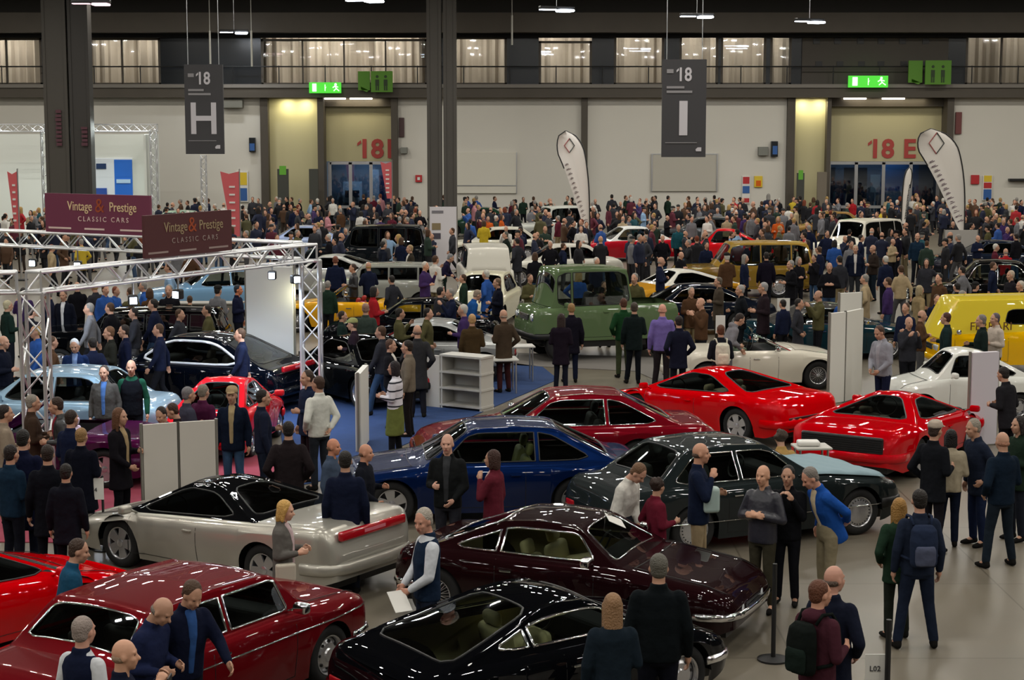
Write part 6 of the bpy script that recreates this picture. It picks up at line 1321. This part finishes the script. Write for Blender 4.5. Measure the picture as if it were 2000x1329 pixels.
# visitors picked out of the photograph by colour: px, head y, colour, pose
for px, yh, c, k in ((1228, 418, 'grey', 1), (1280, 398, 'charcoal', 3), (1305, 365, 'dark green', 0), (1250, 375, 'blue', 0), (1280, 380, 'charcoal', 2), (1345, 372, 'brown', 3), (1378, 378, 'purple', 3), (1405, 380, 'charcoal', 0), (1195, 378, 'charcoal', 3), (1222, 380, 'dark green', 0), (1303, 412, 'black', 6), (1325, 440, 'teal', 1), (966, 366, 'navy', 1), (1022, 377, 'dark green', 1), (1042, 375, 'black', 2), (1130, 392, 'purple', 0), (925, 388, 'purple', 3), (1000, 392, 'maroon', 5), (953, 420, 'orange', 0), (945, 432, 'yellow', 5), (980, 415, 'orange', 5), (1120, 430, 'black', 3), (1135, 442, 'white', 5), (1090, 420, 'maroon', 0), (1420, 420, 'beige', 9), (1455, 415, 'yellow', 7), (1470, 420, 'grey', 0), (1495, 412, 'navy', 0), (1520, 425, 'orange', 5), (1540, 400, 'white', 5), (1500, 378, 'light blue', 1), (1515, 377, 'charcoal', 3), (1550, 372, 'black', 0), (1600, 400, 'white', 5), (1665, 385, 'red', 0), (1690, 380, 'maroon', 3), (1735, 378, 'beige', 5), (1783, 378, 'white', 7), (1790, 362, 'black', 2), (1830, 385, 'navy', 3), (1850, 382, 'black', 0), (1805, 355, 'black', 6), (1925, 400, 'olive', 3), (1890, 395, 'charcoal', 0), (1945, 400, 'teal', 1), (1995, 392, 'black', 3), (1930, 440, 'olive', 8), (1945, 475, 'maroon', 1), (1910, 450, 'light blue', 0), (1960, 430, 'purple', 3), (1985, 455, 'black', 0), (1580, 440, 'brown', 7), (1630, 470, 'blue', 5), (1615, 450, 'light blue', 0), (805, 362, 'navy', 3), (770, 378, 'black', 0), (790, 385, 'navy', 5), (730, 365, 'maroon', 0), (710, 375, 'black', 2), (690, 390, 'beige', 7), (650, 385, 'black', 3), (620, 392, 'white', 5), (585, 370, 'black', 0), (540, 372, 'grey', 3), (560, 376, 'black', 1), (505, 400, 'navy', 0), (480, 405, 'black', 3), (530, 405, 'navy', 3), (575, 405, 'navy', 8), (600, 415, 'black', 1), (640, 415, 'pink', 5), (665, 405, 'brown', 0), (705, 410, 'white', 5), (735, 415, 'grey', 7), (765, 420, 'maroon', 5), (795, 425, 'maroon', 3), (820, 410, 'black', 3), (345, 366, 'black', 3), (282, 368, 'brown', 0), (232, 360, 'grey', 6), (395, 368, 'white', 9), (420, 395, 'olive', 0), (50, 370, 'charcoal', 1), (75, 368, 'brown', 3), (10, 395, 'black', 0), (60, 410, 'beige', 5), (870, 380, 'dark green', 3), (905, 395, 'grey', 0), (330, 520, 'light blue', 3), (280, 545, 'blue', 3), (205, 560, 'olive', 7), (300, 585, 'charcoal', 5), (60, 600, 'navy', 0), (370, 560, 'olive', 0), (1010, 475, 'charcoal', 3), (1045, 495, 'black', 5), (1075, 470, 'black', 3), (1215, 520, 'black', 0), (1640, 505, 'charcoal', 1), (1730, 500, 'navy', 0), (1870, 545, 'charcoal', 5), (1880, 520, 'black', 3), (1835, 540, 'black', 2), (1770, 590, 'dark green', 3), (730, 560, 'red', 5), (860, 560, 'charcoal', 0), (905, 590, 'purple', 1), (1100, 470, 'navy', 3), (1165, 500, 'navy', 0)):
    x, y = gp(px, yh, 1.73)
    if y > 92: x *= 91.5 / y; y = 91.5
    for d in (0, .35, -.35, .7, -.7, 1.1, -1.1, 1.6):
        if add_person(x * (y + d) / y, y + d, top=T_[c], pi_=k): break
MID = [(150, 540), (185, 548), (225, 552), (255, 566), (292, 560), (330, 568), (175, 600), (215, 585), (262, 610), (310, 620), (350, 600), (405, 590), (425, 560), (95, 570), (45, 560), (640, 540), (720, 520), (765, 530), (830, 520), (850, 500), (780, 600), (745, 640), (835, 600), (880, 560), (905, 520), (950, 520), (1035, 530), (1065, 520), (1130, 530), (1180, 545), (1240, 545), (1290, 510), (1330, 480), (1380, 470), (1420, 500), (1460, 470), (1530, 560), (1560, 580), (1600, 560), (1620, 520), (1690, 540), (1735, 545), (1760, 520), (1810, 500), (1830, 575), (1775, 620), (1800, 600), (1880, 560), (1905, 545), (1940, 500), (1965, 480), (1350, 560), (1370, 590), (1560, 500), (1600, 480), (1650, 560), (70, 640), (100, 655), (180, 655), (470, 640)]
for px, yh in MID:
    x, y = gp(px, yh, 1.73)
    for d in (0, .4, -.4, .8, -.8, 1.3, -1.3, 1.9, 2.5):
        if add_person(x * (y + d) / y, y + d, top=rnd.choices(range(18), [20, 20, 14, 6, 8, 5, 2, 3, 2, 4, 4, 3, 5, 1, 0, 3, 1, 0])[0], m=.5): break
left = 298 - len(PEOPLE); guard = 0
while left > 0 and guard < 20000:
    guard += 1; y = 50 + 28 * rnd.random(); hx = y * .31; x = rnd.uniform(-hx, hx)
    if y < 58 and abs(x - 1) < 5: continue
    if add_person(x, y): left -= 1
# the rest of the dense rear crowd: one object
CB = MB(); CC = []; extra = 430; guard = 0; ppl = list(PEOPLE)
GEO = []
for T in PRO:
    parts = []
    for ch in T.children:
        me = ch.data; n = ch.name.split('.')[0]; v = np.empty(len(me.vertices) * 3, np.float32); me.vertices.foreach_get('co', v); v = v.reshape(-1, 3)
        dm = bmesh.new(); dm.from_mesh(me); dm.verts.index_update(); tri = [[q.index for q in f.verts] for f in dm.faces]; dm.free(); parts.append((n, v, tri))
    GEO.append(parts)
VV = []; FF = []; CCs = []; base = 0
while extra > 0 and guard < 30000:
    guard += 1; y = 58 + 34.5 * rnd.random() ** .8; hx = y * .315; x = rnd.uniform(-hx, hx)
    if not free(x, y, .5): continue
    PEOPLE.append((x, y)); extra -= 1; k = rnd.randrange(10); a = rnd.uniform(0, 6.28); s = rnd.gauss(.985, .04)
    cols = {'jacket': rgb(TOPS[TOPS.index(wchoice(TOPS, TW))][1]), 'trousers': rgb(BOTS[rnd.choices(range(5), [10, 5, 3, 1.5, 1])[0]][1]), 'hair': rgb(HAIRS[rnd.choices(range(6), [7, 6, 4, 2, 2, 1])[0]][1]), 'body': rgb('#bb8e76'), 'shoes': rgb('#191817'), 'cap': rgb('#222222')}
    R = np.array([[cos(a), -sin(a), 0], [sin(a), cos(a), 0], [0, 0, 1]], np.float32) * s
    for n, v, tri in GEO[k]:
        VV.append(v @ R.T + np.array([x, y, 0], np.float32)); FF += [[i + base for i in f] for f in tri]; base += len(v); CCs += [cols.get(n, (0, 0, 0, 1))] * len(v)
me = bpy.data.meshes.new('crowd'); me.from_pydata(np.concatenate(VV).tolist(), [], FF); me.polygons.foreach_set('use_smooth', [True] * len(FF))
at_ = me.color_attributes.new('Col', 'FLOAT_COLOR', 'POINT'); at_.data.foreach_set('color', np.array(CCs, np.float32).ravel())
m = mat('crowd_cloth', (1, 1, 1), .8, spec=.3); an = m.node_tree.nodes.new('ShaderNodeVertexColor'); an.layer_name = 'Col'; m.node_tree.links.new(an.outputs[0], m.node_tree.nodes['Principled BSDF'].inputs['Base Color'])
me.materials.append(m); o = link(bpy.data.objects.new('crowd', me)); tag(o, 'dense crowd of further visitors filling the rear rows between the cars', 'crowd', None, 'stuff')
for T in PRO:
    for c in list(T.children): bpy.data.objects.remove(c)
    bpy.data.objects.remove(T)
